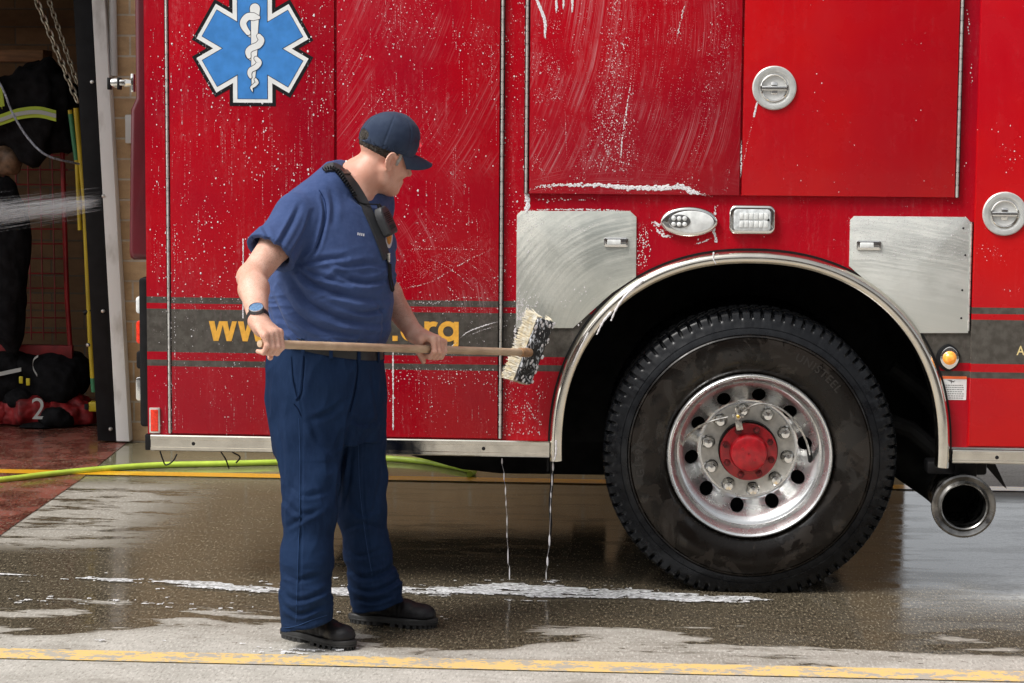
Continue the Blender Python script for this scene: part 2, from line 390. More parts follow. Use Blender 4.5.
    rough = g.mix(wet, (.75,.75,.75), (.1,.1,.1)); r2 = g.n('ShaderNodeMix', data_type='FLOAT'); g.put(r2.inputs[0], wet); r2.inputs[2].default_value = .75; g.put(r2.inputs[3], rw)
    h = g.math('ADD', g.math('MULTIPLY', g.noise(c, 110, 3, .7), .6), g.math('MULTIPLY', dirt, .4))
    sb = g.math('SUBTRACT', .30, g.math('MULTIPLY', wet, .245))
    bm = g.n('ShaderNodeBump', Height=h, Distance=.004); g.put(bm.inputs['Strength'], sb)
    rip = g.bump(g.noise(g.coord(scale=(1,1.,1)), 26, 3), .025, .004, bm.outputs[0])
    g.set(Base_Color=col, Roughness=r2.outputs[0], Normal=rip, Specular_IOR_Level=.5)
    return m
def sheet(name, poly, z, m, kind='structure', label=None, cat=None):
    o = MB().add([(x, y, z) for x, y in poly], [tuple(range(len(poly)))]).build(name, m, smooth=0)
    return tag(o, label, cat, kind=kind)
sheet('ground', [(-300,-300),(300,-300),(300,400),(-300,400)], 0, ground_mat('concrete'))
sheet('added_road', [(-300,-16),(300,-16),(300,-5.2),(-300,-5.2)], .004, mat('asphalt', (.05,.05,.052), .6, var=.3, vscale=20, bump=.3, bscale=120))  # unseen asphalt strip added behind the camera to darken reflections
XA = -3.07
sheet('painted_floor', [(-14,.2),(XA+.05,.2),(XA+.02,1.0),(XA,2.2),(XA-.06,3.42),(XA-.06,9.4),(-14,9.4)], .003, ground_mat('red_floor', True))
def line_mat(name, worn):
    m = mat(name); g = G(m); c = g.coord()
    n = g.noise(g.coord(scale=(1,1.6,1)), 9, 7, .68); f = g.noise(c, 70, 4, .7)
    k = g.math('ADD', g.math('MULTIPLY', n, .7), g.math('MULTIPLY', f, .35)); gone = g.step(k, worn, worn+.05)
    col = g.mix(g.step(f, .3, .7), (.76,.52,.17), (.68,.50,.24)); col = g.mix(gone, col, (.40,.375,.33))
    g.set(Base_Color=col, Roughness=.5); return m
yf = on(10,656).y
sheet('painted_line', [(-14,-1.185),(8,-1.185),(8,-1.055),(-14,-1.055)], .004, line_mat('worn_yellow', .518))
m = line_mat('wet_yellow', .74); [e.inputs.__getitem__(6).__setattr__('default_value', (.85,.43,.02,1)) or e.inputs.__getitem__(7).__setattr__('default_value', (.75,.36,.03,1)) for e in m.node_tree.nodes if e.type == 'MIX' and not e.inputs[6].is_linked]; m.node_tree.nodes['Principled BSDF'].inputs['Roughness'].default_value = .15
sheet('painted_line', [(-14,2.34),(9,2.34),(9,2.455),(-14,2.455)], .0055, m)
# soap foam lying on the ground
def foam(name, label, x0, x1, y0, y1, fn, hx=.004, hy=.005, top=.004):
    nx, ny = int((x1-x0)/hx), int((y1-y0)/hy); X_, Y_ = np.meshgrid(np.linspace(x0,x1,nx), np.linspace(y0,y1,ny), indexing='ij')
    v = fn(X_, Y_); z = .0045+top*np.sqrt(np.clip(v, 0, 1))
    idx = np.arange(nx*ny).reshape(nx, ny); q = np.stack([idx[:-1,:-1], idx[1:,:-1], idx[1:,1:], idx[:-1,1:]], -1).reshape(-1,4)
    vf = v.ravel(); keep = (vf[q] > 0).sum(1) >= 3; q = q[keep]; u, inv = np.unique(q, return_inverse=True)
    P = np.stack([X_.ravel(), Y_.ravel(), z.ravel()], -1)[u]
    o = npmesh(name, P, inv.reshape(-1,4), M['foam']); return tag(o, label, 'foam', kind='stuff')
fm = mat('ground_foam'); g = G(fm); c = g.coord(); nn = g.noise(g.coord(scale=(1,2,1)), 55, 5, .7)
g.set(Alpha=g.step(nn, .30, .62, .30, 1.), Base_Color=g.mix(g.step(nn, .35, .6), (.50,.50,.50), (.80,.81,.83)), Roughness=.35, Normal=g.bump(nn, .5, .004)); M['foam'] = fm
line_pts = np.array([[on(px,py).x, on(px,py).y] for px, py in ((0,575),(90,580),(180,584),(260,591),(340,592),(430,592),(520,590),(600,594),(705,600))])
def f_main(x, y):
    cy = np.interp(x, line_pts[:,0], line_pts[:,1]); d = np.abs(y-cy)
    wd = np.interp(x, [-3,-2.2,-1.9,-1.5,-1.2,-.9,-.6,-.2,.02,.1], [.03,.05,.10,.11,.09,.15,.12,.07,.04,0.])
    n = fbm(x*6, y*22, 0.3, 4); n2 = fbm(x*40, y*70, 5.3, 2)
    k = np.interp(x, [-3,-2.2,-1.9,-.95,-.8,0], [-.42,-.20,-.02,-.02,.12,.25])
    return (1-d/wd)*.95+n*.85+n2*.30-.42+k
foam('soap_foam', 'long streak of white foam on the wet ground below the sill', -3.0, .2, -.25, .6, f_main)
def f_spk(x, y):
    n = fbm(x*16, y*44, 9.3, 3)+fbm(x*70, y*120, 2, 2)*.4
    band = np.exp(-((y-(-.30-.22*(x+3)/1.8+np.sin(x*5)*.03))/.10)**2)*.55*(x < -1.0)
    band = np.maximum(band, np.exp(-((y+.03)/.16)**2)*.42*(x < -.0))
    band = np.maximum(band, np.exp(-((y+.99-.02*np.sin(x*9))/.055)**2-((x+1.50)/.22)**2)*1.05)
    band = np.maximum(band, np.exp(-((y+.93)/.04)**2)*.52*(x < -1.5)*(x > -2.2))
    return n+band-.93
foam('soap_froth', 'scattered white foam specks on the concrete around the boots', -3.3, .5, -1.3, .45, f_spk, .005, .008, .004)
# ---------------------------------------------------------------- fire truck
TK = empty('fire_truck', (0,0,0), 'red fire truck with its rear half soaped and a chrome wheel arch', 'fire truck')
ZT = 3.05; XL = at(148,436).x; XR = 4.3
ZB = at(400,438).z
WC = Vector((.005, .02, .513))
FR = .728; FC = (at(748.5,449).x, at(748.5,449).z)
def arch_r(a, k=1.): return FR*k/((abs(math.cos(a))**2.2+abs(math.sin(a))**2.2)**(1/2.2))
def arch(k, a0=0, a1=180, n=48):
    return [(FC[0]+arch_r(R(a0+(a1-a0)*i/n), k)*math.cos(R(a0+(a1-a0)*i/n)), FC[1]+arch_r(R(a0+(a1-a0)*i/n), k)*math.sin(R(a0+(a1-a0)*i/n))) for i in range(n+1)]
sx_r = FC[0]+FR*.985; sx_l = FC[0]-FR*.985
side = [(XL,ZB),(XL,ZT),(XR,ZT),(XR,ZB),(sx_r,ZB)] + [p for p in arch(.985, 0, 180) if p[1] > ZB+.01] + [(sx_l,ZB)]
MB().prism(side, 0., .03).build('side_panel', M['red'], TK, smooth=20)
b = MB()
for y0, y1 in ((.031, .72), (1.80, 2.50)):
    b.box((XL+.002, y0, .62), (-.80, y1, ZT-.005)); b.box((.80, y0, .62), (XR-.002, y1, ZT-.005))
    b.box((-.799, y0, 1.30), (.799, y1, ZT-.005))
b.box((XL+.002, .721, .80), (XR-.002, 1.799, ZT-.005))
b.build('body', M['red_dark'], TK, smooth=0)
MB().box((XL-.01, -.005, ZT), (XR, 2.51, ZT+.05), .01).build('roof', M['red_dark'], TK)
# wheel-well liner and chassis
b = MB()
lin = arch(.985, -3, 183, 40)
for i in range(40):
    (xa,za),(xb,zb) = lin[i], lin[i+1]
    b.add([(xa,.035,za),(xb,.035,zb),(xb,.80,zb),(xa,.80,za)], [(0,1,2,3)])
b.box((-.78,.715,.45),(.78,.719,1.45))
b.build('wheel_well', M['under'], TK)
b = MB()
b.box((XL+.1,.80,.62),(XR-.1,.90,.84)); b.box((XL+.1,1.60,.62),(XR-.1,1.70,.84))
b.tube([(0,.35,.513),(0,2.2,.513)], .07, 16); b.lathe([(.02,-.26),(.14,-.2),(.2,-.05),(.2,.05),(.14,.2),(.02,.26)], (0,1.25,.513), 20)
b.prism(pxz([(395,452),(430,461),(462,470),(500,474),(640,476),(640,425),(395,425)], .9), .905, 1.9, .01)
b.box((-2.1,1.0,.50),(-1.4,1.5,.66), .02)
b.box((-1.80,1.55,.245),(-.60,2.42,.62), .05); b.box((-.72,1.75,.22),(-.56,2.45,.7),.01)
b.box((-2.0,.2,.565),(-1.62,.6,.64),.02)
b.build('chassis', M['under'], TK)
b = MB(); b.box((-.742,.04,.44),(-.735,.70,1.0)); b.build('mud_flap', M['black'], TK)
for pts in ([(160,454),(163,463),(166,468),(173,464),(177,457)], [(221,455),(226,463),(229,472)], [(232,455),(240,460),(236,466)]):
    MB().tube(catmull([at(x, y-3, .5) for x, y in pts], 5), .003, 8).build('cable', M['black'], TK)
MB().prism(pxz([(984,464),(995,463),(1007,489),(1003,486)], .3), .30, .306).build('rubber_flap', M['black'], TK)

def slab(name, poly, y0=-.013, y1=0., m=None, bev=.005, parent=TK, par_mat=True):
    return MB().prism(poly, y0, y1, bev).build(name, m or M['red'], parent, smooth=40)
def X(px, py): return at(px, py).x
dz = at(300,435).z; ztop = 2.92
d1 = slab('compartment_door', [(X(171,250),dz),(X(171,250),ztop),(X(335,250),ztop),(X(335,250),dz)])
d2 = slab('compartment_door', [(X(337.2,250),dz),(X(337.2,250),ztop),(X(499,250),ztop),(X(499,250),dz)], m=M['red_arcs'])
uz = at(640,194.5).z
d3 = slab('compartment_door', [(X(530,100),uz),(X(530,100),ztop),(X(741,100),ztop),(X(741,100),uz)], -.018, m=M['red_swept'])
d4 = slab('compartment_door', [(X(743,100),uz),(X(743,100),ztop),(X(957,100),ztop),(X(957,100),uz)], -.018, m=M['red_clean'])
d5 = slab('crew_door', [(X(973,250),at(990,446).z),(X(973,250),ztop),(2.35,ztop),(2.35,at(990,446).z)], -.022, m=M['red_clean'], bev=.008)
slab('crew_door', [(2.37,at(990,446).z),(2.37,ztop),(4.0,ztop),(4.0,at(990,446).z)], -.022, m=M['red_clean'], bev=.008)
def hinge(x, z0, z1, parent, r=.0050, y=-.012, pitch=.045):
    MB().box((x-.0085, y+.005, z0), (x+.0085, y+.009, z1)).build('hinge_gap', M['black'], parent, smooth=0); b = MB(); z = z0
    while z < z1-.005:
        b.tube([(x,y,z+.0015),(x,y,min(z+pitch,z1)-.0015)], r, 8); z += pitch
    b.tube([(x,y,z0),(x,y,z1)], r*.6, 6)
    b.build('hinge', M['hinge'], parent)
hinge(X(169,250), dz, ztop, d1); hinge(X(501.5,250), dz, ztop, d2)
hinge(X(527,100), uz, ztop, d3, y=-.014); hinge(X(959,100), uz, ztop, d4, y=-.016)
# sills
def sill(x0, x1, zt, zb):
    b = MB()
    h = zt-zb; prof = [(0,0),(-.022,0),(-.026,-.004),(-.026,-h*.28),(-.020,-h*.31),(-.020,-h*.74),(-.026,-h*.77),(-.026,-h+.004),(-.022,-h),(0.03,-h)]
    b.sweep([((x0,0,zt),(0,1,0),(0,0,1)),((x1,0,zt),(0,1,0),(0,0,1))], prof, closed=True)
    o = b.build('rub_rail', M['fender'], TK)
    s = MB(); k = x0+.16
    while k < x1: s.lathe([(.001,-.0235),(.006,-.0225),(.0075,-.019)], (k,0,zt-h*.52), 12); k += 1.08
    pieces(s, 'screw', M['black'], o)
sill(at(152,440).x, sx_l-.012, ZB, at(400,454).z); sill(sx_r+.02, XR, at(990,449.5).z, at(990,463).z)
MB().box((XL-.012,.0,.50),(XL+.012,2.5,.56),.004).build('rear_step', M['black'], TK)
# wheel arch trim
path = []
for i in range(97):
    a = R(-4.2+188.4*i/96); r0 = arch_r(a); d = Vector((math.cos(a),0,math.sin(a)))
    path.append((Vector((FC[0],0,FC[1]))+d*r0, d, (0,1,0)))
prof = [(.0,.001),(.001,-.012),(-.002,-.026),(-.008,-.038),(-.016,-.045),(-.026,-.0465),(-.036,-.044),(-.044,-.038),(-.047,-.028),(-.047,.04),(-.043,.04),(-.043,.001)]
MB().sweep(path, prof, closed=True).build('wheel_arch_trim', M['fender'], TK)
path2 = []
for i in range(97):
    a = R(-2+184*i/96); r0 = arch_r(a)+.0015; d = Vector((math.cos(a),0,math.sin(a))); path2.append((Vector((FC[0],0,FC[1]))+d*r0, d, (0,1,0)))
MB().sweep(path2, [(0,.001),(0,-.006),(.006,-.006),(.006,.001)], closed=True).build('arch_seal', M['black'], TK)
# aluminium doors by the arch
pl = slab('fuel_door', pxz([(517,215),(521,211),(630,211),(636.5,217),(636,277),(612,293),(573,328),(516,328)]), -.007, 0, M['alu_soapy'], .002)
tag(pl, 'aluminium door wiped with soap arcs')
pr = slab('fuel_door', pxz([(850,220),(854,216),(966,217),(970.5,222),(968,333),(913,333),(884,297),(849,266)]), -.007, 0, M['alu_wet'], .002)
hinge(X(969.5,280), at(968,331).z, at(969,222).z, pr, .004, -.008, .03)
for (px, py), P in (((616,242), pl), ((868.5,245), pr)):
    c = at(px, py); w = .044; h = .0175
    MB().prism(rrect(c.x-w, c.x+w, c.z-h, c.z+h, .008), -.013, -.007, .002).build('latch', M['chrome'], P)
    MB().prism(rrect(c.x-w*.72, c.x+w*.4, c.z-h*.55, c.z+h*.55, .003), -.0165, -.013, .002).build('latch_paddle', M['white_plastic'], P)
s = MB()
for px, py in ((963,228),(965,255),(962,290),(961,318)):
    c = at(px, py); s.lathe([(.0,-.0095),(.003,-.009),(.004,-.007)], (c.x,0,c.z), 8)
pieces(s, 'rivet', M['black'], pr)
# ring handles
def ring_handle(px, py, y, parent):
    c = at(px, py); e = (c.x, y, c.z)
    MB().lathe([(.079,0),(.0785,-.006),(.075,-.009),(.062,-.010),(.057,-.008),(.055,.0),(.053,.012)], e, 48).build('handle_flange', mat('handle_satin', (.62,.63,.61), .35, .4, var=.1, vscale=40), parent)
    MB().lathe([(.056,-.006),(.051,-.003),(.046,-.0015),(.030,-.0012),(.0,-.0012)], e, 48).build('handle_cup', mat('cup_satin', (.78,.79,.77), .3, .35), parent)
    b = MB(); b.tube([(c.x+.047*math.cos(2*math.pi*k/40), y-.006, c.z+.047*math.sin(2*math.pi*k/40)) for k in range(40)], .0042, 8, closed=True)
    b.box((c.x-.045,y-.012,c.z-.009),(c.x+.045,y-.002,c.z+.007),.003)
    b.box((c.x-.012,y-.004,c.z-.024),(c.x+.012,y+.008,c.z+.022),.004)
    b.build('handle_ring', M['chrome'], parent)
ring_handle(774,88,-.018,d4); ring_handle(1003.5,213.5,-.022,d5)
# lamps
def oval(cx, cz, a, b, n=40, e=1.): return [(cx+a*math.cos(2*math.pi*k/n), cz+b*math.sin(2*math.pi*k/n)) for k in range(n)]
c = at(689,221.5)
o = MB().prism(oval(c.x,c.z,.104,.055), -.022, 0, .012, 3).build('scene_lamp', M['chrome'], TK)
MB().prism(oval(c.x+.008,c.z,.082,.040), -.026, -.020, .003).build('lens', M['white_plastic'], o)
MB().prism(oval(c.x-.035,c.z+.002,.040,.0245), -.029, -.024, .002).build('lamp_window', mat('dark_lens', (.10,.10,.10), .15, coat=.5), o)
s = MB()
for i in range(3):
    for j in range(2): s.lathe([(0,-.034),(.006,-.0325),(.0085,-.029)], (c.x-.056+.020*i,0,c.z+.012-.021*j), 12)
pieces(s, 'led', M['white_plastic'], o)
c = at(752,219.5)
o = MB().prism(rrect(c.x-.083,c.x+.083,c.z-.053,c.z+.053,.024), -.024, 0, .010, 3).build('warning_lamp', M['chrome'], TK)
MB().prism(rrect(c.x-.067,c.x+.066,c.z-.040,c.z+.038,.014), -.028, -.022, .003).build('lens', mat('clear_led_lens', (.62,.65,.66), .12, coat=.6, var=.2, vscale=60), o)
s = MB()
for i in range(6):
    for j in range(2): s.box((c.x-.046+.0175*i,-.030,c.z-.028+.029*j),(c.x-.031+.0175*i,-.0265,c.z-.004+.029*j),.002)
pieces(s, 'led', M['white_plastic'], o)
MB().lathe([(0,-.031),(.004,-.030),(.005,-.027)], (c.x+.058,0,c.z), 10).build('screw', M['black'], o)
c = at(949,357.5)
def almond(cx, cz, a, b): return [(cx+a*math.copysign(abs(math.cos(t))**1.35, math.cos(t)), cz+b*math.sin(t)) for t in [2*math.pi*k/40 for k in range(40)]]
o = MB().prism(almond(c.x-.004,c.z,.043,.050), -.012, 0, .004).build('marker_lamp', M['black'], TK)
MB().prism(almond(c.x,c.z,.034,.042), -.018, -.010, .003).build('bezel', M['chrome'], o)
MB().lathe([(0,-.040),(.008,-.039),(.016,-.035),(.022,-.028),(.0255,-.018),(.0255,-.014)], (c.x,0,c.z), 32).build('lens', M['orange'], o)
# reflector at the rear corner
c0 = at(149.5,407.5); c1 = at(160.5,433)
o = MB().prism(rrect(c0.x,c1.x,c1.z,c0.z,.003), -.008, 0, .002).build('reflector', M['hinge'], TK)
MB().prism(rrect(c0.x+.006,c1.x-.006,c1.z+.007,c0.z-.007,.002), -.011, -.0075, .001).build('lens', M['reflector'], o)
# warning sticker with orange head
c0 = at(941.5,376); c1 = at(966,400)
o = MB().prism(rrect(c0.x,c1.x,c1.z,c0.z,.001), -.0012, 0).build('warning_sticker', M['white'], TK, smooth=0)
MB().prism(rrect(c0.x,c1.x,c0.z-.010,c0.z,.0008), -.0022, -.0012).build('sticker_header', mat('sticker_orange', (.85,.16,.04), .45), o, smooth=0)
s = MB()
s.prism([(c0.x+.020,c0.z-.014),(c0.x+.036,c0.z-.014),(c0.x+.042,c0.z-.018),(c0.x+.050,c0.z-.015),(c0.x+.044,c0.z-.022),(c0.x+.038,c0.z-.021),(c0.x+.036,c0.z-.028),(c0.x+.033,c0.z-.020)], -.0020, -.0012)
for k in range(7):
    z = c0.z-.034-k*.0078; x = c0.x+.008+(.008 if k % 2 else 0)
    while x < c1.x-.014:
        w = random.uniform(.004,.010); s.box((x,-.0020,z),(min(x+w,c1.x-.006),-.0012,z+.0022)); x += w+.0022
s.build('sticker_text', mat('sticker_ink', (.12,.12,.12), .6), o, smooth=0)
# rear corner: rolled rail, catch, light column
b = MB()
zt1 = at(140,98).z; zt0 = at(140,104).z; zb1 = at(140,262).z; yy = .10
b.prism([(at(128.5,262,yy).x, zb1+.03),(at(129.5,262,yy).x, zb1+.008),(at(133,262,yy).x, zb1),(XL+.02,zb1),(XL+.02,ZT),(at(134,0,yy).x,ZT),(at(134,0,yy).x,zt1),(at(130,110,yy).x,zt0-.02)], .10, .34, .02, 3)
b.build('rear_corner_cover', mat('maroon_cover', (.075,.002,.007), .3, coat=.2, var=.2, vscale=5), TK)
o = MB().prism(rrect(at(141.5,300,.1).x, XL-.001, at(140,425,.1).z, at(140,277,.1).z, .012), .06, .16, .004).build('light_column', M['black'], TK)
for (y0, y1, m, k) in ((296,313,M['white_plastic'],4), (320,343,M['reflector'],4), (350,368,M['black'],4), (376,400,M['chrome'],5)):
    MB().prism(rrect(at(141.5-k,300,.1).x, at(144,300,.1).x, at(140,y1,.1).z, at(140,y0,.1).z, .012), .07, .15, .004).build('lamp', m, o)
ca = at(134,83,.3); b = MB()
b.tube([(ca.x,.3,ca.z),(ca.x-.035,.3,ca.z)], [.010,.016], 10); b.box((ca.x-.052,.28,ca.z-.010),(ca.x-.03,.32,ca.z+.012),.003)
b.tube([(ca.x-.05,.3,ca.z),(ca.x-.085,.3,ca.z)], .012, 12); b.lathe([(.016,-.02),(.020,0),(.016,.02)], (ca.x-.07,.3,ca.z), 12, axis='X', caps=True)
b.box((ca.x-.006,.27,ca.z-.035),(ca.x+.006,.33,ca.z+.035),.003)
b.build('door_catch', M['chrome'], TK)
b = MB(); b.box((ca.x-.062,.282,ca.z-.026),(ca.x-.050,.318,ca.z+.02),.003); b.box((ca.x-.10,.282,ca.z-.026),(ca.x-.087,.318,ca.z+.02),.003); pieces(b, 'catch_buffer', M['black'], TK)
# exhaust
c = at(963.5,506,-.0); Rr = .1175
o = MB().lathe([(Rr*.68,.30),(Rr*.66,.10),(Rr*.66,.0),(Rr*.68,-.012),(Rr*.72,-.016),(Rr*.76,-.010),(Rr*.80,-.004),(Rr*.93,-.010),(Rr*.99,-.008),(Rr,.002),(Rr*.97,.012),(Rr*.86,.02),(Rr*.80,.06),(Rr*.78,.3)], (c.x,c.y,c.z), 48).build('tailpipe', mat('tailpipe_steel', (.24,.235,.225), .3, 1., var=.45, vscale=16, rvar=.15), TK)
MB().tube(catmull([(c.x,.30,c.z),(c.x-.01,.42,c.z+.01),(c.x-.09,.50,c.z+.06),(c.x-.26,.52,c.z+.16),(c.x-.50,.55,c.z+.2)], 6), .092, 20).build('exhaust_elbow', M['under'], o)
b = MB(); q0 = at(900,470,.35)
b.box((c.x-.02,.1,c.z+.09),(c.x+.06,.2,.50),.004); b.box((c.x-.12,.12,.44),(c.x+.10,.22,.49),.01)
b.build('exhaust_bracket', M['black'], TK)
b = MB()
for (xa,za,xb,zb,y) in ((.50,.62,.74,.48,.30),(.56,.80,.80,.56,.45)): b.tube([(xa,y,za),((xa+xb)/2,y,(za+zb)/2+.03),(xb,y,zb)], .035, 10)
b.build('air_hose', M['under'], TK)
# emblem: six-armed star with rod and snake
def star(L, w): 
    p = []
    for k in range(6):
        a = R(90-60*k); u = (math.cos(a), math.sin(a)); v = (-u[1], u[0])
        p += [(u[0]*L+v[0]*w, u[1]*L+v[1]*w), (u[0]*L-v[0]*w, u[1]*L-v[1]*w)]
        a2 = R(60-60*k); p.append((2*w*math.cos(a2), 2*w*math.sin(a2)))
    return p
ec = at(252.5,48.5,-.013)
def plate(poly, k): return MB().prism([(ec.x+x, ec.z+z) for x, z in poly], -.0135-.0004*k, -.0131-.0004*(k-1)-.0002 if k else -.0128)
o = plate(star(.2085,.085), 1).build('star_emblem', M['ink'], TK, smooth=0)
plate(star(.196,.0722), 2).build('star_border', M['white'], o, smooth=0)
plate(star(.1832,.0562), 3).build('star_line', M['ink'], o, smooth=0)
plate(star(.1815,.0540), 4).build('star_field', M['blue'], o, smooth=0)
kk = 1/6.208/272.
def ec_(x, y): return ((x-388)*kk, (295-y)*kk+.0035)
def ribbon(mb, pts, ws, k, grow=0.):
    P = catmull([(*ec_(x, y), 0) for x, y in pts], 7); W = np.interp(np.linspace(0, len(ws)-1, len(P)), range(len(ws)), ws)
    yb = -.0135-.0004*k; v = []; n = len(P)
    for i, p in enumerate(P):
        t = (P[min(i+1,n-1)]-P[max(i-1,0)]).normalized(); nn = Vector((-t.y, t.x, 0)); w = W[i]*kk/2+grow
        for sg in (1, -1):
            q = p+nn*w*sg; v.append((ec.x+q.x, yb, ec.z+q.y))
    mb.add(v, [(2*i,2*i+1,2*i+3,2*i+2) for i in range(n-1)])
    for p, w, t in ((P[0], W[0], P[0]-P[1]), (P[-1], W[-1], P[-1]-P[-2])):
        rr = w*kk/2+grow; t = t.normalized(); nn = Vector((-t.y, t.x, 0))
        cc = [p+nn*rr*math.cos(math.pi*q/10)+t*rr*math.sin(math.pi*q/10) for q in range(11)]
        mb.add([(ec.x+c.x, yb, ec.z+c.y) for c in cc], [tuple(range(11))])
bk, wh = MB(), MB()
_lay = [5.]
def lay(pts, ws, k):
    _lay[0] += .5; ribbon(bk, pts, ws, _lay[0], .0021); ribbon(wh, pts, ws, _lay[0]+.25, 0)
lay([(345,185),(372,212),(400,225),(436,245)], [26,34,36,36], 5)      # behind the rod
lay([(362,345),(385,362),(420,378)], [30,30,32], 5)
lay([(372,470),(390,484),(414,496)], [18,20,20], 5)
lay([(405,58),(404,130),(402,200),(400,300),(397,400),(393,480),(388,545)], [62,48,42,38,32,22,10], 6)
lay([(425,112),(398,108),(360,108),(333,140),(338,170),(362,205)], [24,46,42,40,38,30], 7)
lay([(430,225),(444,250),(425,280),(380,300),(362,322),(366,350)], [28,38,40,38,36,26], 7)
lay([(412,362),(430,385),(412,412),(378,432),(370,455),(376,476)], [26,32,32,30,26,16], 7)
lay([(408,490),(416,508),(400,525),(382,540),(388,562)], [16,20,20,16,5], 7)
bk.build('rod_outline', M['ink'], o, smooth=0, recalc=False); wh.build('snake_and_rod', M['white'], o, smooth=0, recalc=False)
# web address lettering
def letters(s, px0, px1, pyb, y, parent, hpx, m, bold=.012, name='lettering', spacing=1.):
    v, f = text_geo(s, 1., bold, 0., 1., spacing)
    xs = [p[0] for p in v]; x0 = at(px0, pyb, y); x1 = at(px1, pyb, y); sx = (x1.x-x0.x)/(max(xs)-min(xs)); sz = hpx/272.
    b = MB(); b.add([(x0.x+(p[0]-min(xs))*sx, y, x0.z+p[1]*sz/.5) for p in v], f)
    return b.build(name, m, parent, smooth=0, recalc=False)
def glyphs(px0, word, y, parent, name='lettering'):
    """geometric sans letters from strokes and rings; unit = one photo pixel"""
    o_ = at(px0, 340.8, y); u = 1/272.; b = MB(); k = [0]
    def P_(pts): b.add([(o_.x+a_*u, y-.00002*k[0], o_.z+c_*u) for a_, c_ in pts], [tuple(range(len(pts)))]); k[0] += 1
    def ring(cx, cz, ro, ri, a0=0, a1=360, n=36):
        v = []; 
        for i in range(n+1):
            t = R(a0+(a1-a0)*i/n); v += [(o_.x+(cx+ro*math.cos(t))*u, y, o_.z+(cz+ro*math.sin(t))*u), (o_.x+(cx+ri*math.cos(t))*u, y, o_.z+(cz+ri*math.sin(t))*u)]
        b.add(v, [(2*i,2*i+1,2*i+3,2*i+2) for i in range(n)])
    for ch, x in word:
        if ch == 'w':
            for d in (0, 13.2):
                P_([(x+d,20),(x+d+5.6,20),(x+d+9.4,0),(x+d+4.6,0)]); P_([(x+d+4.8,0),(x+d+9.6,0),(x+d+15.2,20),(x+d+10.4,20)])
        elif ch == 't': P_([(x,-.2),(x+5,-.2),(x+5,26),(x,26)]); P_([(x-3.5,16),(x+8.5,16),(x+8.5,20.4),(x-3.5,20.4)])
        elif ch == '.': P_([(x,0),(x+5.2,0),(x+5.2,5.2),(x,5.2)])
        elif ch == 'o': ring(x+10.2, 10.1, 10.5, 5.4)
        elif ch == 'r': P_([(x,0),(x+5,0),(x+5,20),(x,20)]); ring(x+9.3, 10.7, 9.4, 4.6, 62, 170, 14)
        elif ch == 'g': ring(x+9.9, 10.3, 10.2, 5.2); P_([(x+15.6,-1),(x+20.4,-1),(x+20.4,20),(x+15.6,20)]); ring(x+10.1, -1.2, 10.3, 5.4, 200, 360, 20)
    return b.build(name, M['gold'], parent, smooth=0, recalc=False)
glyphs(209, (('w',0),('w',29.5),('w',59)), -.0142, d1)
glyphs(381, (('t',0),('.',11.5),('o',20),('r',43.5),('g',57.5)), -.0142, d2)
letters('A', 1016.5, 1024.5, 355.0, -.0232, d5, 6.6, mat('pale_gold', (.78,.62,.28), .5), .01)
# wheels
def tyre_mesh():
    N = 84*8; prof = []
    pr_ = [(.302,.040),(.304,.020),(.312,.006),(.325,-.001),(.345,-.008),(.365,-.013),(.385,-.016),(.405,-.0175),(.425,-.0165),(.436,-.015),(.4385,-.011),(.441,-.0145),(.446,-.012),(.4485,-.008),(.451,-.0115),(.462,-.009),(.472,-.0055),(.4735,-.003),(.475,-.0045),(.485,-.001),(.495,.003),(.500,.006),(.505,.009),(.510,.012),(.516,.015),(.522,.019),(.527,.024),(.531,.030)]
    for y in (.036,.046,.056,.064,.067,.069,.072,.080,.092,.100,.103,.106,.109,.120,.135,.138,.141,.144,.155,.168,.171,.174,.177,.185,.197,.203,.206,.209,.22,.232,.243): pr_.append((.534, y))
    pr_ += [(.531,.25),(.52,.262),(.50,.273),(.46,.287),(.40,.292),(.34,.28),(.31,.26),(.302,.24)]
    v = np.zeros((len(pr_), N, 3)); th = np.arange(N)*2*math.pi/N
    for i, (r, y) in enumerate(pr_):
        rr = np.full(N, r); yy = np.full(N, y); ph = (np.arange(N) % 8); k = np.arange(N)//8
        if .498 <= r <= .5335 and y < .04:                       # shoulder lugs
            gr = ph < 1.5; d = min(1, (r-.500)/.02)
            yy = yy+np.where(gr, .013*d, -.002*d); rr = rr-np.where(gr, .010*d*(r > .52), 0)
        if .534 <= r:
            if .04 < y < .066 or .208 < y < .25: rr = rr-np.where(ph < 2, .012, 0)
            elif min(abs(y-q) for q in (.069,.1045,.1395,.1725,.206)) < .003: rr = rr-.013
            else: rr = rr-np.where(((ph+int(y*90)) % 8) < 1, .008, 0)
        if .445 < r < .447: pass
        if .480 <= r <= .499 and y < .01: yy = yy+.0012*np.where((k % 2) == 0, 1, 0)
        v[i,:,0] = rr*np.cos(th); v[i,:,2] = rr*np.sin(th); v[i,:,1] = yy
    low = v[:,:,2] < -.511; v[:,:,2][low] = -.511-(v[:,:,2][low]+.511)*0
    idx = np.arange(len(pr_)*N).reshape(len(pr_), N); a = idx[:-1]; bq = idx[1:]
    f = np.stack([a, np.roll(a,-1,1), np.roll(bq,-1,1), bq], -1).reshape(-1,4)
    return v.reshape(-1,3), f
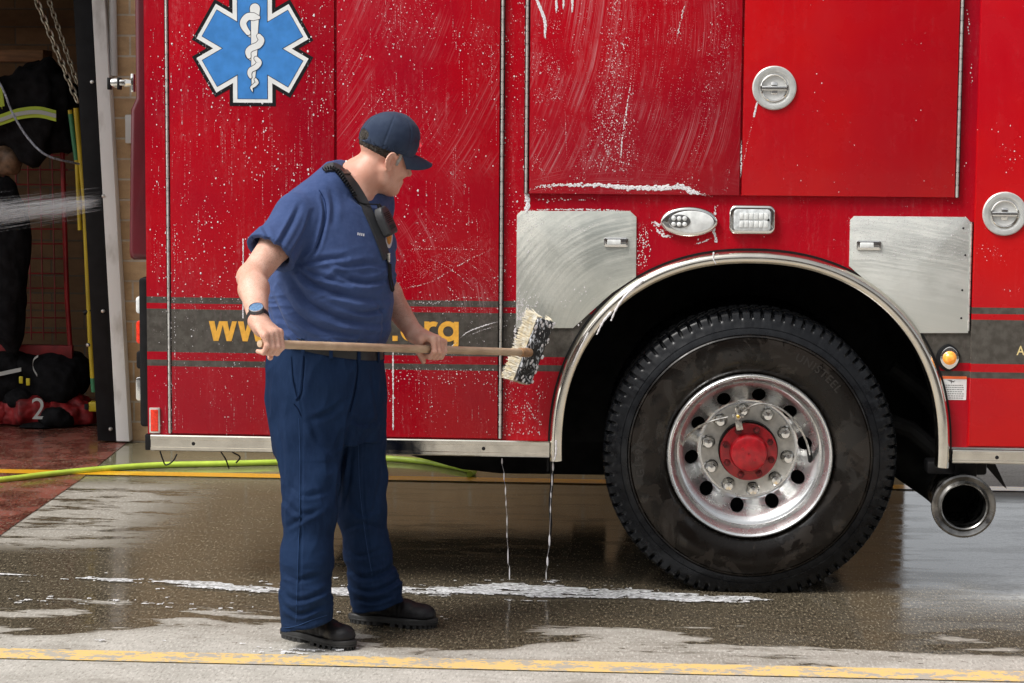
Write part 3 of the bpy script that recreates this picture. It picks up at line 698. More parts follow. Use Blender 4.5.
def arc_text(mb, s, a_mid, r, h, y, flip=False, bold=.01, pitch=None, depth=.0016):
    v, f = text_geo(s, 1., bold, .5, 1., 1.15); xs = [p[0] for p in v]; mid = (min(xs)+max(xs))/2; out = []
    for (x, z, e) in v:
        sc = h/.7; ang = R(a_mid)-(x-mid)*sc/r if not flip else R(a_mid)+(x-mid)*sc/r
        rad = r+z*sc if not flip else r-z*sc
        out.append((rad*math.cos(ang), y-(e+.5)*depth, rad*math.sin(ang)))
    mb.add(out, f)
def make_wheel(loc, rotz, full=True):
    w = empty('wheel', loc, parent=TK, rot=(0,0,rotz))
    return w
W = make_wheel(WC, 0); L0 = Vector((0,0,0))
def sub(o, parent):
    return o
tv, tf = tyre_mesh(); tk_ = 1+.011*sstep(np.hypot(tv[:,0],tv[:,2]), .49, .53); tv[:,0] *= tk_; tv[:,2] = np.maximum(tv[:,2]*tk_, -.511)
ty = npmesh('tyre', tv+np.array(WC), tf, M['tyre'], W); ty.data.set_sharp_from_angle(angle=R(32))
rr_ = mat('raised_rubber', (.022,.019,.017), .3)
for t_, a_ in (('UNISTEEL', 52), ('G159A', 182)):
    b = MB(); arc_text(b, t_, a_, .392, .029, -.016); b.v = [tuple(Vector(p)+WC) for p in b.v]; b.build('raised_letters', rr_, W, smooth=0)
rimp = [(.255,.24),(.2745,.20),(.2745,.17),(.276,.12),(.274,.10),(.268,.075),(.2665,.05),(.270,.03),(.278,.012),(.2845,.002),(.289,-.006),(.2935,-.0115),(.298,-.0125),(.3025,-.009),(.304,-.002),(.304,.006),(.3015,.014)]
b = MB(); b.lathe(rimp, WC, 128); rim = b.build('rim', M['alloy'], W, smooth=50)
# disc with ten hand holes
NA, NRr = 720, 44
rs = np.linspace(.10, .2755, NRr); pr2 = np.interp(rs, [.10,.176,.180,.190,.215,.245,.262,.2755], [.172,.172,.174,.171,.150,.118,.104,.100])
holes = [(R(36*k+8), .2125, .0255) for k in range(10)]
vv = np.zeros((NRr, NA, 3)); ang = np.arange(NA)*2*math.pi/NA
vv[:,:,0] = rs[:,None]*np.cos(ang); vv[:,:,2] = rs[:,None]*np.sin(ang); vv[:,:,1] = pr2[:,None]
flat = vv.reshape(-1,3); idx = np.arange(NRr*NA).reshape(NRr,NA)
fc = np.stack([idx[:-1], np.roll(idx[:-1],-1,1), np.roll(idx[1:],-1,1), idx[1:]],-1).reshape(-1,4)
cen = flat[fc].mean(1); keep = np.ones(len(fc), bool); lip = MB()
for a, r, hr in holes:
    hc = np.array([r*math.cos(a), r*math.sin(a)]); keep &= np.hypot(cen[:,0]-hc[0], cen[:,2]-hc[1]) > hr
used = np.unique(fc[keep]); rem = np.unique(fc[~keep]); bd = np.intersect1d(used, rem)
for a, r, hr in holes:
    hc = np.array([r*math.cos(a), r*math.sin(a)]); d = flat[bd][:,[0,2]]-hc; L = np.hypot(d[:,0], d[:,1]); near = L < hr*1.25
    q = bd[near]; nd = d[near]/L[near][:,None]*hr+hc; flat[q,0] = nd[:,0]; flat[q,2] = nd[:,1]
    flat[q,1] = np.interp(np.hypot(nd[:,0],nd[:,1]), rs, pr2)
    vs = []
    for k in range(28):
        t = 2*math.pi*k/28; x = hc[0]+hr*math.cos(t); z = hc[1]+hr*math.sin(t); yb = float(np.interp(math.hypot(x,z), rs, pr2))
        vs += [(x, yb, z), (x*1.0, yb+.014, z)]
    lip.add(vs, [(2*k, 2*k+1, (2*k+3) % 56, (2*k+2) % 56) for k in range(28)])
lip.v = [tuple(Vector(p)+WC) for p in lip.v]
disc = npmesh('wheel_disc', flat+np.array(WC), fc[keep], M['alloy'], W)
pieces(lip, 'hole_lip', M['alloy'], W)
MB().lathe([(.0,.235),(.26,.235),(.262,.2)], WC, 48).build('brake_drum', M['under'], W)
MB().lathe([(.095,.176),(.095,.1705),(.171,.1705),(.1755,.1725),(.1765,.178)], WC, 96).build('mounting_plate', M['disc_plate'], W)
nut0 = None
for k in range(10):
    a = R(36*k+26); c = WC+Vector((.151*math.cos(a), .171, .151*math.sin(a)))
    if nut0 is None:
        b = MB(); b.lathe([(.0265,.0),(.0265,-.005),(.0235,-.009)], c, 24)
        b.lathe([(.0225,-.006),(.0220,-.026),(.0190,-.033),(.010,-.034)], c, 6) ; b.lathe([(.0175,-.028),(.0168,-.050),(.0145,-.056),(.0,-.057)], c, 24)
        nut0 = b.build('lug_nut', M['chrome'], W, smooth=30); nut0.data.transform(Matrix.Translation(-(c-WC))); nut0.location = c-WC
    else:
        o = nut0.copy(); COL.objects.link(o); o.parent = W; o.location = c-WC; o.rotation_euler = (0, random.uniform(0,1), 0)
hub = MB().lathe([(.098,.171),(.098,.125),(.106,.120),(.107,.100),(.104,.096),(.072,.093),(.070,.088),(.068,.060),(.064,.052),(.055,.049),(.01,.047),(.004,.0475),(.003,.052),(.0,.052)], WC, 64).build('hub', M['hub_red'], W)
MB().lathe([(.106,.172),(.1075,.125),(.110,.122),(.111,.130),(.111,.172)], WC, 48).build('hub_seal', M['black'], W)
b = MB()
for k in range(8):
    a = R(45*k+27); c = WC+Vector((.0885*math.cos(a),.095,.0885*math.sin(a)))
    b.lathe([(.0135,.0),(.0135,-.004),(.0118,-.006),(.0118,-.014),(.0065,-.0145),(.0060,-.026),(.0,-.027)], c, 6)
pieces(b, 'hub_bolt', mat('bolt_dark_red', (.12,.012,.014), .35, .3, var=.7, vscale=35), W)
b = MB()
for a in (R(140), R(-50)):
    c = WC+Vector((.032*math.cos(a),.049,.032*math.sin(a))); b.lathe([(.006,0),(.005,-.003),(0,-.0035)], c, 10)
b.lathe([(.0,.0455),(.0022,.0455)], WC, 10)
pieces(b, 'hub_cap_screw', M['hub_red'], W)
# tyre inflation valve and hoses
vc = Vector((at(738,416,.07).x, .07, at(738,416,.07).z))
b = MB(); b.lathe([(.0135,.02),(.0135,-.012),(.011,-.016),(.006,-.017)], vc, 20); b.tube([vc+Vector((0,.01,0)), vc+Vector((.006,.03,-.045))], .010, 10)
b.prism([(vc.x-.012,vc.z-.01),(vc.x+.012,vc.z-.01),(vc.x+.021,vc.z-.052),(vc.x-.004,vc.z-.056)], .078, .090, .002)
b.box((vc.x-.022,.06,vc.z-.006),(vc.x+.022,.085,vc.z+.007),.003); b.tube([vc, vc+Vector((-.008,0,.030))], .006, 8)
vb = b.build('valve', M['chrome_dirty'], W)
MB().lathe([(.0065,.002),(.0065,-.019),(.004,-.021),(0,-.021)], vc, 14).build('valve_cap', mat('brass', (.70,.46,.10), .3, .9), W)
def pw(px, py, Y): return at(px, py, Y)
MB().tube(catmull([pw(728,417,.075), pw(712,421,.08), pw(697,428,.10), pw(686,438,.12), pw(680,452,.16)], 7), .0042, 8).build('air_line', M['chrome_dirty'], W)
MB().tube(catmull([pw(744,411,.075), pw(757,404,.06), pw(775,406,.055), pw(791,417,.06), pw(803,434,.07), pw(809,450,.10), pw(810,458,.15)], 7), .0042, 8).build('air_line', M['chrome_dirty'], W)
MB().tube([pw(809,449,.11), pw(810.5,461,.155)], .009, 8).build('stem_cap', M['black'], W)
# inner and far wheels share the meshes
def wheel_copy(loc, rz, names=('tyre','rim','wheel_disc','brake_drum')):
    w = W.copy(); COL.objects.link(w); w.location = loc; w.rotation_euler = (0,0,rz)
    for ch in [c for c in W.children if c.name.split('.')[0] in names]:
        c = ch.copy(); COL.objects.link(c); c.parent = w
wheel_copy(WC+Vector((0,.90,0)), R(180)); wheel_copy(Vector((WC.x,1.60,WC.z)), 0)
wheel_copy(Vector((WC.x,2.48,WC.z)), R(180), ('tyre','rim','wheel_disc','brake_drum'))
# ---------------------------------------------------------------- station building behind the truck
YW = 3.44
def brick_mat(name, c1, c2, mortar, w=.40, h=.1075, dark=1.):
    m = mat(name); g = G(m); c = g.coord(); x, y, z = g.xyz(c)
    cx = g.n('ShaderNodeCombineXYZ'); g.put(cx.inputs[0], g.math('ADD', x, y)); g.put(cx.inputs[1], z)
    b = g.n('ShaderNodeTexBrick', offset=.5, Vector=cx.outputs[0], Scale=1.); b.inputs['Brick Width'].default_value = w; b.inputs['Row Height'].default_value = h
    b.inputs['Mortar Size'].default_value = .006; b.inputs['Mortar Smooth'].default_value = .2; b.inputs['Color1'].default_value = (*c1,1); b.inputs['Color2'].default_value = (*c2,1); b.inputs['Mortar'].default_value = (*mortar,1); b.inputs['Bias'].default_value = 0
    n = g.noise(g.coord(scale=(1,1,2)), 9, 6, .65); n2 = g.noise(c, 90, 4, .7)
    col = g.mix(g.step(n, .35, .75, 0, .5), b.outputs['Color'], tuple(q*.55 for q in c1)); col = g.mix(g.step(n2, .5, .8, 0, .35), col, tuple(q*1.3 for q in c2))
    h_ = g.math('SUBTRACT', g.math('MULTIPLY', n2, .25), b.outputs['Fac'])
    g.set(Base_Color=col, Roughness=.85, Normal=g.bump(h_, .6, .006)); return m
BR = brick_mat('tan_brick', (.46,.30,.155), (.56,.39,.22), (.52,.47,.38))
BD = brick_mat('shaded_inner_brick', (.13,.072,.03), (.18,.10,.045), (.10,.08,.055))  # bay brick coloured darker, interior shade painted in
BL = empty('station_building', (-1.5,YW,0), 'tan brick fire station wall and open bay behind the truck', 'building')
xw0 = at(98,200,YW).x; xw1 = at(905,475,YW).x
MB().box((xw0,YW,-.05),(xw1,YW+.25,5.2)).build('brick_wall', BR, BL, smooth=0)
MB().box((-9.5,YW,2.75),(xw0-.001,YW+.25,5.2)).build('lintel_wall', BR, BL, smooth=0)
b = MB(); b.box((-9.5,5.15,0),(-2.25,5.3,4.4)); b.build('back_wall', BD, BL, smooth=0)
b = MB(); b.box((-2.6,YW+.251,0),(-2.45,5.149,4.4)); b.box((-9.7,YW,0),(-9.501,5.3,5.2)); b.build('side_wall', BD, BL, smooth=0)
MB().box((-9.7,YW+.252,4.401),(xw1,5.3,4.55)).build('bay_ceiling', mat('dark_ceiling', (.06,.06,.06), .8), BL, smooth=0)
MB().box((-9.9,2.0,2.9),(-3.35,YW-.002,3.05), .01).build('added_canopy', mat('added_canopy_metal', (.10,.10,.10), .5, var=.2), BL)  # unseen overhang added above the view to darken the bay
MB().box((-9.9,YW-.03,5.2),(xw1+.1,5.4,5.3), .01).build('parapet', mat('parapet_metal', (.3,.3,.3), .4), BL)
# leaning door jamb: black channel and white post
def lean(px0, px1, qx0, qx1, ytop, ybot, y0, y1):
    a, b_, c_, d_ = at(px0,ytop,y0), at(px1,ytop,y0), at(qx0,ybot,y0), at(qx1,ybot,y0)
    ex = lambda p, q, z: (q.x+(p.x-q.x)*(z-q.z)/(p.z-q.z), z)
    return [ex(a,c_,2.74), ex(b_,d_,2.74), ex(b_,d_,.012), ex(a,c_,.012)]
MB().prism(lean(91.5,104.5,116.3,129.3,0,441,YW-.08,0), YW-.08, YW-.005, .004).build('door_post', mat('worn_white_paint', (.74,.74,.72), .45, var=.15, vcol=(.40,.38,.34), vscale=9, vedge=(.55,.75), stretch=(1,1,.4)), BL)
MB().prism(lean(73,91,97.5,115.8,0,443,YW-.075,0), YW-.072, YW+.10, .004).build('door_channel', mat('channel_black', (.006,.006,.007), .5, spec=.2, var=.4, vscale=12), BL)
s = MB()
for px, py in ((92,82),(103.5,196),(110.5,429),(88,345),(103,311)):
    c = at(px, py, YW-.078); s.lathe([(0,-.012),(.008,-.010),(.011,-.002),(.011,.004)], c, 12)
s.build('bolt', M['chrome_dirty'], BL)
s = MB(); c = at(131,129,YW); s.box((c.x-.02,YW-.05,c.z-.075),(c.x+.06,YW-.001,c.z+.075),.006); s.build('junction_box', mat('box_grey', (.5,.5,.48), .5), BL)
cnd = tag(MB().tube([(at(113.5,80,YW-.05).x,YW-.04,at(113,76,YW).z),(at(113.5,0,YW).x,YW-.04,3.4)], .020, 14).build('conduit_pipe', mat('grey_pvc', (.50,.50,.49), .45), loc=(at(113.5,80,YW).x,YW-.04,2)), 'grey vertical conduit pipe on the tan brick beside the white door post', 'pipe')
# ---------------------------------------------------------------- gear bay
RED = mat('rack_red', (.20,.005,.007), .5, var=.3, vscale=12)
YR = 4.05; BK = mat('dark_cloth', (.006,.006,.007), .85, spec=.15, var=.5, vscale=22, bump=.6, bscale=22, bdist=.01)
rk = empty('gear_rack', (-3.6,YR+.3,0), 'red wire gear rack with open grid panels inside the bay', 'rack')
def bar(mb, p, q, r, Y=YR): mb.tube([at(*p, Y), at(*q, Y)], r, 10)
b = MB(); bar(b, (60,76), (67,300), .014); bar(b, (67,300),(76,432), .014); b.build('upright', RED, rk)
b = MB(); p = at(-60,356,YR); q = at(73,348,YR); b.box((p.x-.6,YR-.02,p.z-.02),(q.x,YR+.02,q.z+.015),.004); b.build('lower_rail', RED, rk)
b = MB(); p = at(62,84,YR+.5); b.box((-5.2,YR+.48,p.z-.02),(p.x,YR+.52,p.z+.01),.004); b.build('upper_rail', RED, rk)
b = MB()
for i in range(12):
    px = 66-i*12.2; b.tube([at(px+2,340,YR+.45), at(px-3,92,YR+.45)], .0045, 6)
for i in range(17):
    py = 96+i*14.8; b.tube([at(68,py,YR+.45), at(-80,py-1,YR+.45)], .0045, 6)
b.build('wire_grid', RED, rk)
# coats, bags: soft lumpy shapes
def lump(name, label, cat, c, rad, m, seed, amp=.25, freq=5., sub=5, squash=1., group=None, flat=None):
    bm = bmesh.new(); bmesh.ops.create_icosphere(bm, subdivisions=sub, radius=1.)
    v = np.array([p.co[:] for p in bm.verts]); f = np.array([[q.index for q in t.verts] for t in bm.faces]); bm.free()
    e = np.sign(v)*np.abs(v)**squash; e = e*np.array(rad); n = fbm(e[:,0]*freq+seed, e[:,1]*freq, e[:,2]*freq*.6, 4)
    e = e*(1+amp*n[:,None]); rid = 1-np.abs(fbm(e[:,0]*freq*2+seed, e[:,1]*freq, e[:,2]*freq, 2)); e = e*(1+.1*amp*rid[:,None]**4)
    e = e+np.array(c)
    if flat is not None: e[:,2] = np.maximum(e[:,2], flat)
    o = npmesh(name, e, f, m); base = Vector((c[0],c[1],float(e[:,2].min()))); o.data.transform(Matrix.Translation(-base)); o.location = base
    return tag(o, label, cat, group)
def PX(px, py, Y): return tuple(at(px, py, Y))
j1 = lump('turnout_coat', 'black turnout coat with a wide lime reflective band, slung over the top of the rack', 'coat', PX(30,112,YR-.05), (.27,.16,.24), BK, 3, .30, 6, squash=.8)
lime = mat('lime_reflective', (.42,.55,.03), .4, emit=None, var=.1); silver = mat('silver_tape', (.42,.44,.42), .35)
def band(name, pts, w, m, parent, Y, th=.006):
    b = MB(); P = catmull([at(x, y, Y) for x, y in pts], 6); path = [(p, (0,0,1), (0,1,0)) for p in P]
    b.sweep(path, [(-w/2,0),(w/2,0),(w/2,th),(-w/2,th)], closed=True); return b.build(name, m, parent)
band('reflective_band', [(-30,128),(0,120),(18,114),(38,112),(56,116)], .060, lime, j1, YR-.235)
band('silver_band', [(-30,128),(0,120),(18,114),(38,112),(56,116)], .022, silver, j1, YR-.245)
band('collar_patch', [(-18,78),(-8,84),(2,100)], .10, lime, j1, YR-.235)
for (px, py) in ((8,92),):
    b = MB(); b.prism([tuple((q.x,q.z)) for q in (at(-4,82,YR-.24),at(2,84,YR-.24),at(5,106,YR-.24),at(-4,108,YR-.24))], YR-.25, YR-.243); b.build('lime_patch', lime, j1)
gl = lump('work_glove', 'yellow leather glove lying below the reflective coat on the rack', 'glove', PX(45,122,YR-.1), (.07,.04,.032), mat('glove_yellow', (.42,.26,.04), .7, var=.3, vscale=30), 5, .5, 16, 4)
rb = lump('red_pouch', 'small red pouch hanging under the yellow glove', 'pouch', PX(45,131,YR-.05), (.05,.03,.035), mat('pouch_red', (.35,.02,.01), .6, var=.3), 6, .3, 14, 4)
lump('hanging_coat', 'black coat hanging at the left edge in front of the wire grid', 'coat', PX(2,262,YR-.1), (.15,.12,.50), BK, 11, .28, 5, squash=.85)
lump('helmet', 'tan scuffed helmet above the hanging black coat', 'helmet', PX(5,160,YR-.05), (.10,.10,.10), mat('helmet_tan', (.16,.10,.06), .5, var=.5, vscale=25), 12, .22, 9, 4)
wood = at(20,60,YR+.4)
tag(MB().box((-5.2,YR+.3,at(0,62,YR+.4).z),(at(48,60,YR+.4).x,YR+.5,at(0,50,YR+.4).z),.004).build('wooden_shelf', mat('shelf_wood', (.22,.10,.035), .6, var=.3, vscale=6, stretch=(1,8,8)), loc=(-3.9,YR+.4,2.0)), 'orange wooden shelf board high on the brick behind the coat', 'shelf')
zf = .012
lump('black_duffel_bag', 'large black duffel bag with a curved silver strap on the rack base', 'bag', PX(48,377,YR+.05), (.22,.18,.15), BK, 21, .16, 6, squash=.75)
bb = lump('black_gear_bag', 'black gear bag with a white stripe at the left edge', 'bag', PX(4,377,YR), (.20,.16,.14), BK, 22, .16, 6, squash=.75)
band('white_stripe', [(-10,376),(0,374),(21,369.5)], .022, silver, bb, YR-.175)
dz_ = [o for o in COL.objects if o.name == 'black_duffel_bag'][0]
band('silver_strap', [(38,356),(33.5,360),(33,368),(37,375.5)], .012, silver, dz_, YR-.17)
for px, py in ((21,380),(28,382)):
    b = MB(); c = at(px,py,YR-.16); b.box((c.x-.012,c.y,c.z-.02),(c.x+.010,c.y+.01,c.z+.02),.003); b.build('yellow_tag', mat('tag_yellow', (.6,.5,.02), .5), bb)
RB = mat('bag_red', (.20,.006,.008), .6, var=.45, vscale=16, bump=.5, bscale=20, bdist=.01)
r1 = lump('red_gear_bag', 'red gear bag marked with a white figure 2 on the bay floor', 'bag', PX(33,412,YR-.05), (.16,.16,.115), RB, 31, .30, 7, flat=zf)
lump('red_gear_bag', 'crumpled red bag with black pockets between the marked bag and the yellow tape measure', 'bag', PX(70,413,YR), (.15,.15,.10), RB, 37, .42, 8, flat=zf)
lump('red_gear_bag', 'red bag with a round black patch at the left edge of the bay floor', 'bag', PX(5,414,YR), (.13,.15,.11), RB, 41, .35, 7, flat=zf)
lump('black_pouch', 'black pouch squeezed above the red bag marked 2', 'pouch', PX(20,398,YR-.1), (.09,.08,.06), BK, 44, .3, 9, 4)
lump('black_pouch', 'black pouch lying in front of the crumpled red bag', 'pouch', PX(57,418,YR-.17), (.09,.06,.06), BK, 46, .4, 9, 4, flat=zf)
lump('black_pouch', 'flat black pouch on the floor below the figure 2', 'pouch', PX(37,428,YR-.2), (.10,.06,.035), BK, 47, .3, 9, 4, flat=zf)
v, f = text_geo('2', 1., .0); k = .12/.7; c = at(31,419,YR-.235)
MB().add([(c.x+p[0]*k, YR-.235, c.z+p[1]*k) for p in v], f).build('figure_two', silver, r1, smooth=0, recalc=False)
tag(MB().prism(rrect(at(83,0,YR-.2).x, at(95,0,YR-.2).x, at(83,411.5,YR-.2).z, at(83,402,YR-.2).z, .008), YR-.2, YR-.15, .006).build('tape_measure', mat('tool_yellow', (.55,.42,.02), .4), loc=(at(89,0,YR-.2).x,YR-.18,at(89,412,YR-.2).z)), 'small yellow tool case with a black window hung beside the door channel', 'tool case')
tm = COL.objects['tape_measure']; c = at(86.5,406.7,YR-.2)
MB().prism(rrect(c.x-.012,c.x+.012,c.z-.016,c.z+.016,.003), YR-.204, YR-.198, .001).build('case_window', M['black'], tm)
# yellow pike poles beside the channel
yp = mat('pole_yellow', (.50,.36,.015), .45, var=.25, vscale=10, stretch=(1,1,.3)); gp = mat('pole_green', (.04,.20,.09), .5)
def pole(name, label, pts, r, m, Y, grp=None):
    P = [at(x,y,Y) for x,y in pts]; base = P[-1]; o = MB().tube(P, r, 12).build(name, m, loc=base); return tag(o, label, 'pole', grp)
p1 = pole('pike_pole', 'long yellow pike pole with a green foot leaning by the door channel', [(76,108),(84.5,200),(90.5,340),(93,378)], .015, yp, YR-.3)
MB().tube([at(93,378,YR-.3),at(94,392,YR-.3)], .015, 12).build('green_foot', gp, p1)
b = MB(); b.tube([at(91,310,YR-.3),at(84,313,YR-.3)], .014, 8); b.build('pole_clip', M['black'], p1)
p2 = pole('pike_pole', 'short yellow pole with a green band, nearest the rack upright', [(70,110),(77,163),(80,230)], .012, yp, YR-.28)
MB().tube([at(70.5,114,YR-.28),at(76.5,160,YR-.28)], .0135, 12).build('green_band', gp, p2)
# chains hanging in the doorway
def chain(p, q, Y, label, sc=1.):
    a, b_ = at(*p, Y), at(*q, Y); d = (a-b_); n = int(d.length/(.030*sc)); d.normalize(); mb = MB()
    for i in range(n+1):
        c = b_+d*(.030*sc*i); s = d.orthogonal().normalized() if i % 2 else d.cross(d.orthogonal()).normalized()
        mb.tube([c+d*(.021*sc*math.cos(2*math.pi*k/12))+s*(.011*sc*math.sin(2*math.pi*k/12)) for k in range(12)], .0035*sc, 6, closed=True)
    return tag(mb.build('chain', mat('chain_steel', (.50,.46,.36), .35, .8), loc=b_), label, 'chain', None)
chain((33,-8),(76,98), YR-.45, 'steel chain hanging steepest into the bay, ending in a hook by the poles', 1.35)
chain((46,-8),(76,80), YR-.40, 'thinner steel chain hanging behind the first and nearer the door channel', 1.1)
P = catmull([at(-30,40,YR-.7), at(0,84,YR-.7), at(12,112,YR-.7), at(28,138,YR-.7), at(48,156,YR-.7), at(79,164,YR-.5)], 10)
tag(MB().tube(P, .0058, 10).build('rope', mat('grey_rope', (.30,.33,.38), .6, var=.5, vscale=80), loc=P[0]), 'thin grey rope sagging across the dark bay opening', 'rope')
# fine spray of water shot across the bay
b = MB(); rs_ = random.Random(4)
for i in range(1500):
    t = rs_.random(); u = rs_.random()**.7; px = 104-150*t; top = 193+t*10; bot = 209+t*24; y = (top+bot)/2+(bot-top)*.38*rs_.gauss(0,1)*.7; Y = 2.6+rs_.gauss(0,.05)
    L = rs_.uniform(15,60); p = at(px, y, Y); q = at(px-L, y+L*(.10+rs_.uniform(-.02,.10)), Y); r = rs_.uniform(.0006,.0013)
    b.tube([p, (p+q)/2, q], [r*.2, r, r*.2], 3, cap=False)
tag(b.build('water_spray', mat('spray_water', (.80,.82,.85), .3, alpha=.07), smooth=0), 'fan of fine water spray crossing the bay opening', 'spray', kind='stuff')
# hose along the ground
hz = .015; P = catmull([on(-60,485,hz), on(0,480,hz), on(70,472,hz), on(150,465.5,hz), on(230,463.5,hz), on(300,461.5,hz), on(360,458,hz), on(420,461,hz), on(470,470,hz), on(470,474,hz)] , 10)
tag(MB().tube(P, hz, 16).build('water_hose', mat('hose_lime', (.50,.68,.08), .35, var=.12, vscale=14), loc=P[0]), 'bright yellow green water hose lying across the apron behind the truck', 'hose')
# dark building added out of view to darken reflections in chrome and paint
FB = empty('unseen_terrace', (0,-24,0), 'unseen dark brick block added behind the camera to dull reflections', 'building')
MB().box((-40,-32,0),(40,-24,7.5)).build('unseen_terrace_wall', mat('unseen_brick', (.13,.085,.06), .8, var=.3, vscale=2), FB, smooth=0)
MB().box((-40.5,-32.5,7.5),(40.5,-23.6,7.9)).build('roof', mat('unseen_roof', (.08,.08,.085), .7), FB, smooth=0)
b = MB()
for i in range(-12, 13):
    for z in (1.2, 4.5): b.box((i*3.1-.7,-24.02,z),(i*3.1+.7,-23.96,z+1.7))
b.build('window', mat('unseen_glass', (.25,.28,.32), .1), FB, smooth=0)
# ---------------------------------------------------------------- suds on the truck side
SV, SF, SM = [], [], []
def spec(x, z, r, y, el=1., ang=0., n=7):
    k = len(SV); ca, sa = math.cos(ang), math.sin(ang)
    SV.append((x, y-r*.45, z))
    for i in range(n):
        t = 2*math.pi*i/n; u = r*math.cos(t)*random.uniform(.85,1.15); w = r*el*math.sin(t)
        SV.append((x+u*ca-w*sa, y-.0002, z+u*sa+w*ca))
    for i in range(n): SF.append((k, k+1+i, k+1+(i+1) % n)); SM.append(1 if (r < .0012 or random.random() < .25) else 0)
def ysurf(px, py):
    """front face of the truck side under a photo pixel"""
    if py < 195 and 529 < px < 958: return -.0185
    if (171 < px < 335 or 338 < px < 499) and py < 435: return -.0137
    if px > 974 and py < 446: return -.0225
    if (517 < px < 636 and 211 < py < 328) or (849 < px < 970 and 217 < py < 333): return -.0075
    return -.0006
def put(px, py, r, el=1., ang=0., n=7):
    if math.hypot(px-748, (py-449)) < 208: return
    if not (149 < px < 1100 and -60 < py < 436): return
    y = ysurf(px, py); p = at(px, py, y); spec(p.x, p.z, r, y, el, ang, n)
rnd = random.Random(11)
def field(n, x0, x1, y0, y1, rm, rx, el=(1.,1.5), dens=None):
    for _ in range(n):
        px = rnd.uniform(x0,x1); py = rnd.uniform(y0,y1)
        if dens and rnd.random() > dens(px, py): continue
        r = rm*math.exp(rnd.gauss(0,.45)); put(px, py, min(r, rx), rnd.uniform(*el))
dn = lambda a, b: (lambda px, py: float(sstep(perlin(px*a, py*a, 3.3)+.15*perlin(px*a*5, py*a*5, 1), b, b+.4)))
field(1500, 150, 336, -40, 300, .0013, .007, dens=dn(.02,-.25)); field(1000, 150, 336, -40, 300, .0009, .003)
field(800, 338, 500, -40, 300, .0011, .005, dens=dn(.03,-.2)); field(8000, 338, 502, -40, 300, .0007, .0016, dens=dn(.017,-.02))
field(2000, 150, 516, 296, 436, .0008, .004, dens=dn(.03,-.15)); field(700, 503, 526, -40, 436, .0008, .004)
field(9000, 530, 741, -40, 194, .0007, .0014, dens=lambda px, py: float(sstep(perlin(px*.045+py*.008, py*.006, 1.), .0, .35)))
field(500, 743, 1024, -40, 200, .0008, .002, dens=dn(.02,0)); field(500, 640, 1024, 198, 260, .0009, .003, dens=dn(.03,0)); field(600, 970, 1024, 100, 300, .0008, .002, dens=dn(.03,0))
field(900, 517, 636, 211, 328, .0010, .003, dens=dn(.05,.05)); field(1200, 849, 970, 217, 260, .0008, .0016)
field(5000, 588, 650, -10, 172, .0009, .0017, dens=lambda px, py: max(0., 1-abs(px-(615+.0*py))/(12+.10*py))*(.4+.6*(perlin(px*.1, py*.03, 2.) > -.1)))
field(1500, 532, 560, 20, 180, .0007, .0013, dens=dn(.05,-.2)); field(1600, 660, 700, 0, 120, .0007, .0012, dens=dn(.05,0))
# runs: vertical drips
def run(px, py, L, r=.0014, wob=.4, dot=.5):
    x = px; y = py
    while y < py+L:
        if rnd.random() < dot: put(x, y, r*rnd.uniform(.5,1.2), rnd.uniform(1.2,3.), 0)
        y += rnd.uniform(.6,1.6); x += rnd.gauss(0,wob*.12)
for _ in range(80): run(rnd.uniform(152,334), rnd.uniform(-30,270), rnd.uniform(6,40), rnd.uniform(.0006,.0011), .3, .5)
for _ in range(50): run(rnd.uniform(340,498), rnd.uniform(-30,260), rnd.uniform(8,60), .0009, .3, .5)
for _ in range(70): run(rnd.uniform(152,514), rnd.uniform(365,420), rnd.uniform(6,20), .0008, .3, .5)
for x in (243,393): run(x, 240 if x < 300 else 352, 78, .0028, .15, .97)
for x in (185,197,221,232,272,286,300,312): run(x, rnd.uniform(60,150), 70, .0008, .2, .6)
# hinges carry rows of foam
for x0, x1, ya, yb, r in ((168,171.5,-20,432,.0011),(505,499,-20,432,.0012),(528,525.5,-20,194,.0030),(526,524,-20,210,.0022),(174,175,225,430,.0012)):
    y = ya
    while y < yb:
        x = x0+(x1-x0)*(y+20)/452; put(x+rnd.gauss(0,.5), y, r*rnd.uniform(.4,1.3), rnd.uniform(1,2.6)); y += rnd.uniform(.5,3.2)
# curves: solid or dotted strokes in photo pixels
def stroke(pts, r, gap=.9, jit=.3, taper=True, keep=1.):
    P = catmull([(x, y, 0) for x, y in pts], 60); acc = 0; tot = sum((P[i+1]-P[i]).length for i in range(len(P)-1)); d = 0
    for i in range(len(P)-1):
        s = (P[i+1]-P[i]).length; acc += s; d += s
        if acc >= gap:
            acc = 0
            if rnd.random() < keep:
                t = P[i+1]-P[i]; a = math.atan2(-t.y, t.x)-math.pi/2; k = min(1, 3*min(d/tot, 1-d/tot)+.25) if taper else 1
                put(P[i].x+rnd.gauss(0,jit), P[i].y+rnd.gauss(0,jit), r*k*rnd.uniform(.6,1.15), 1.5, a)
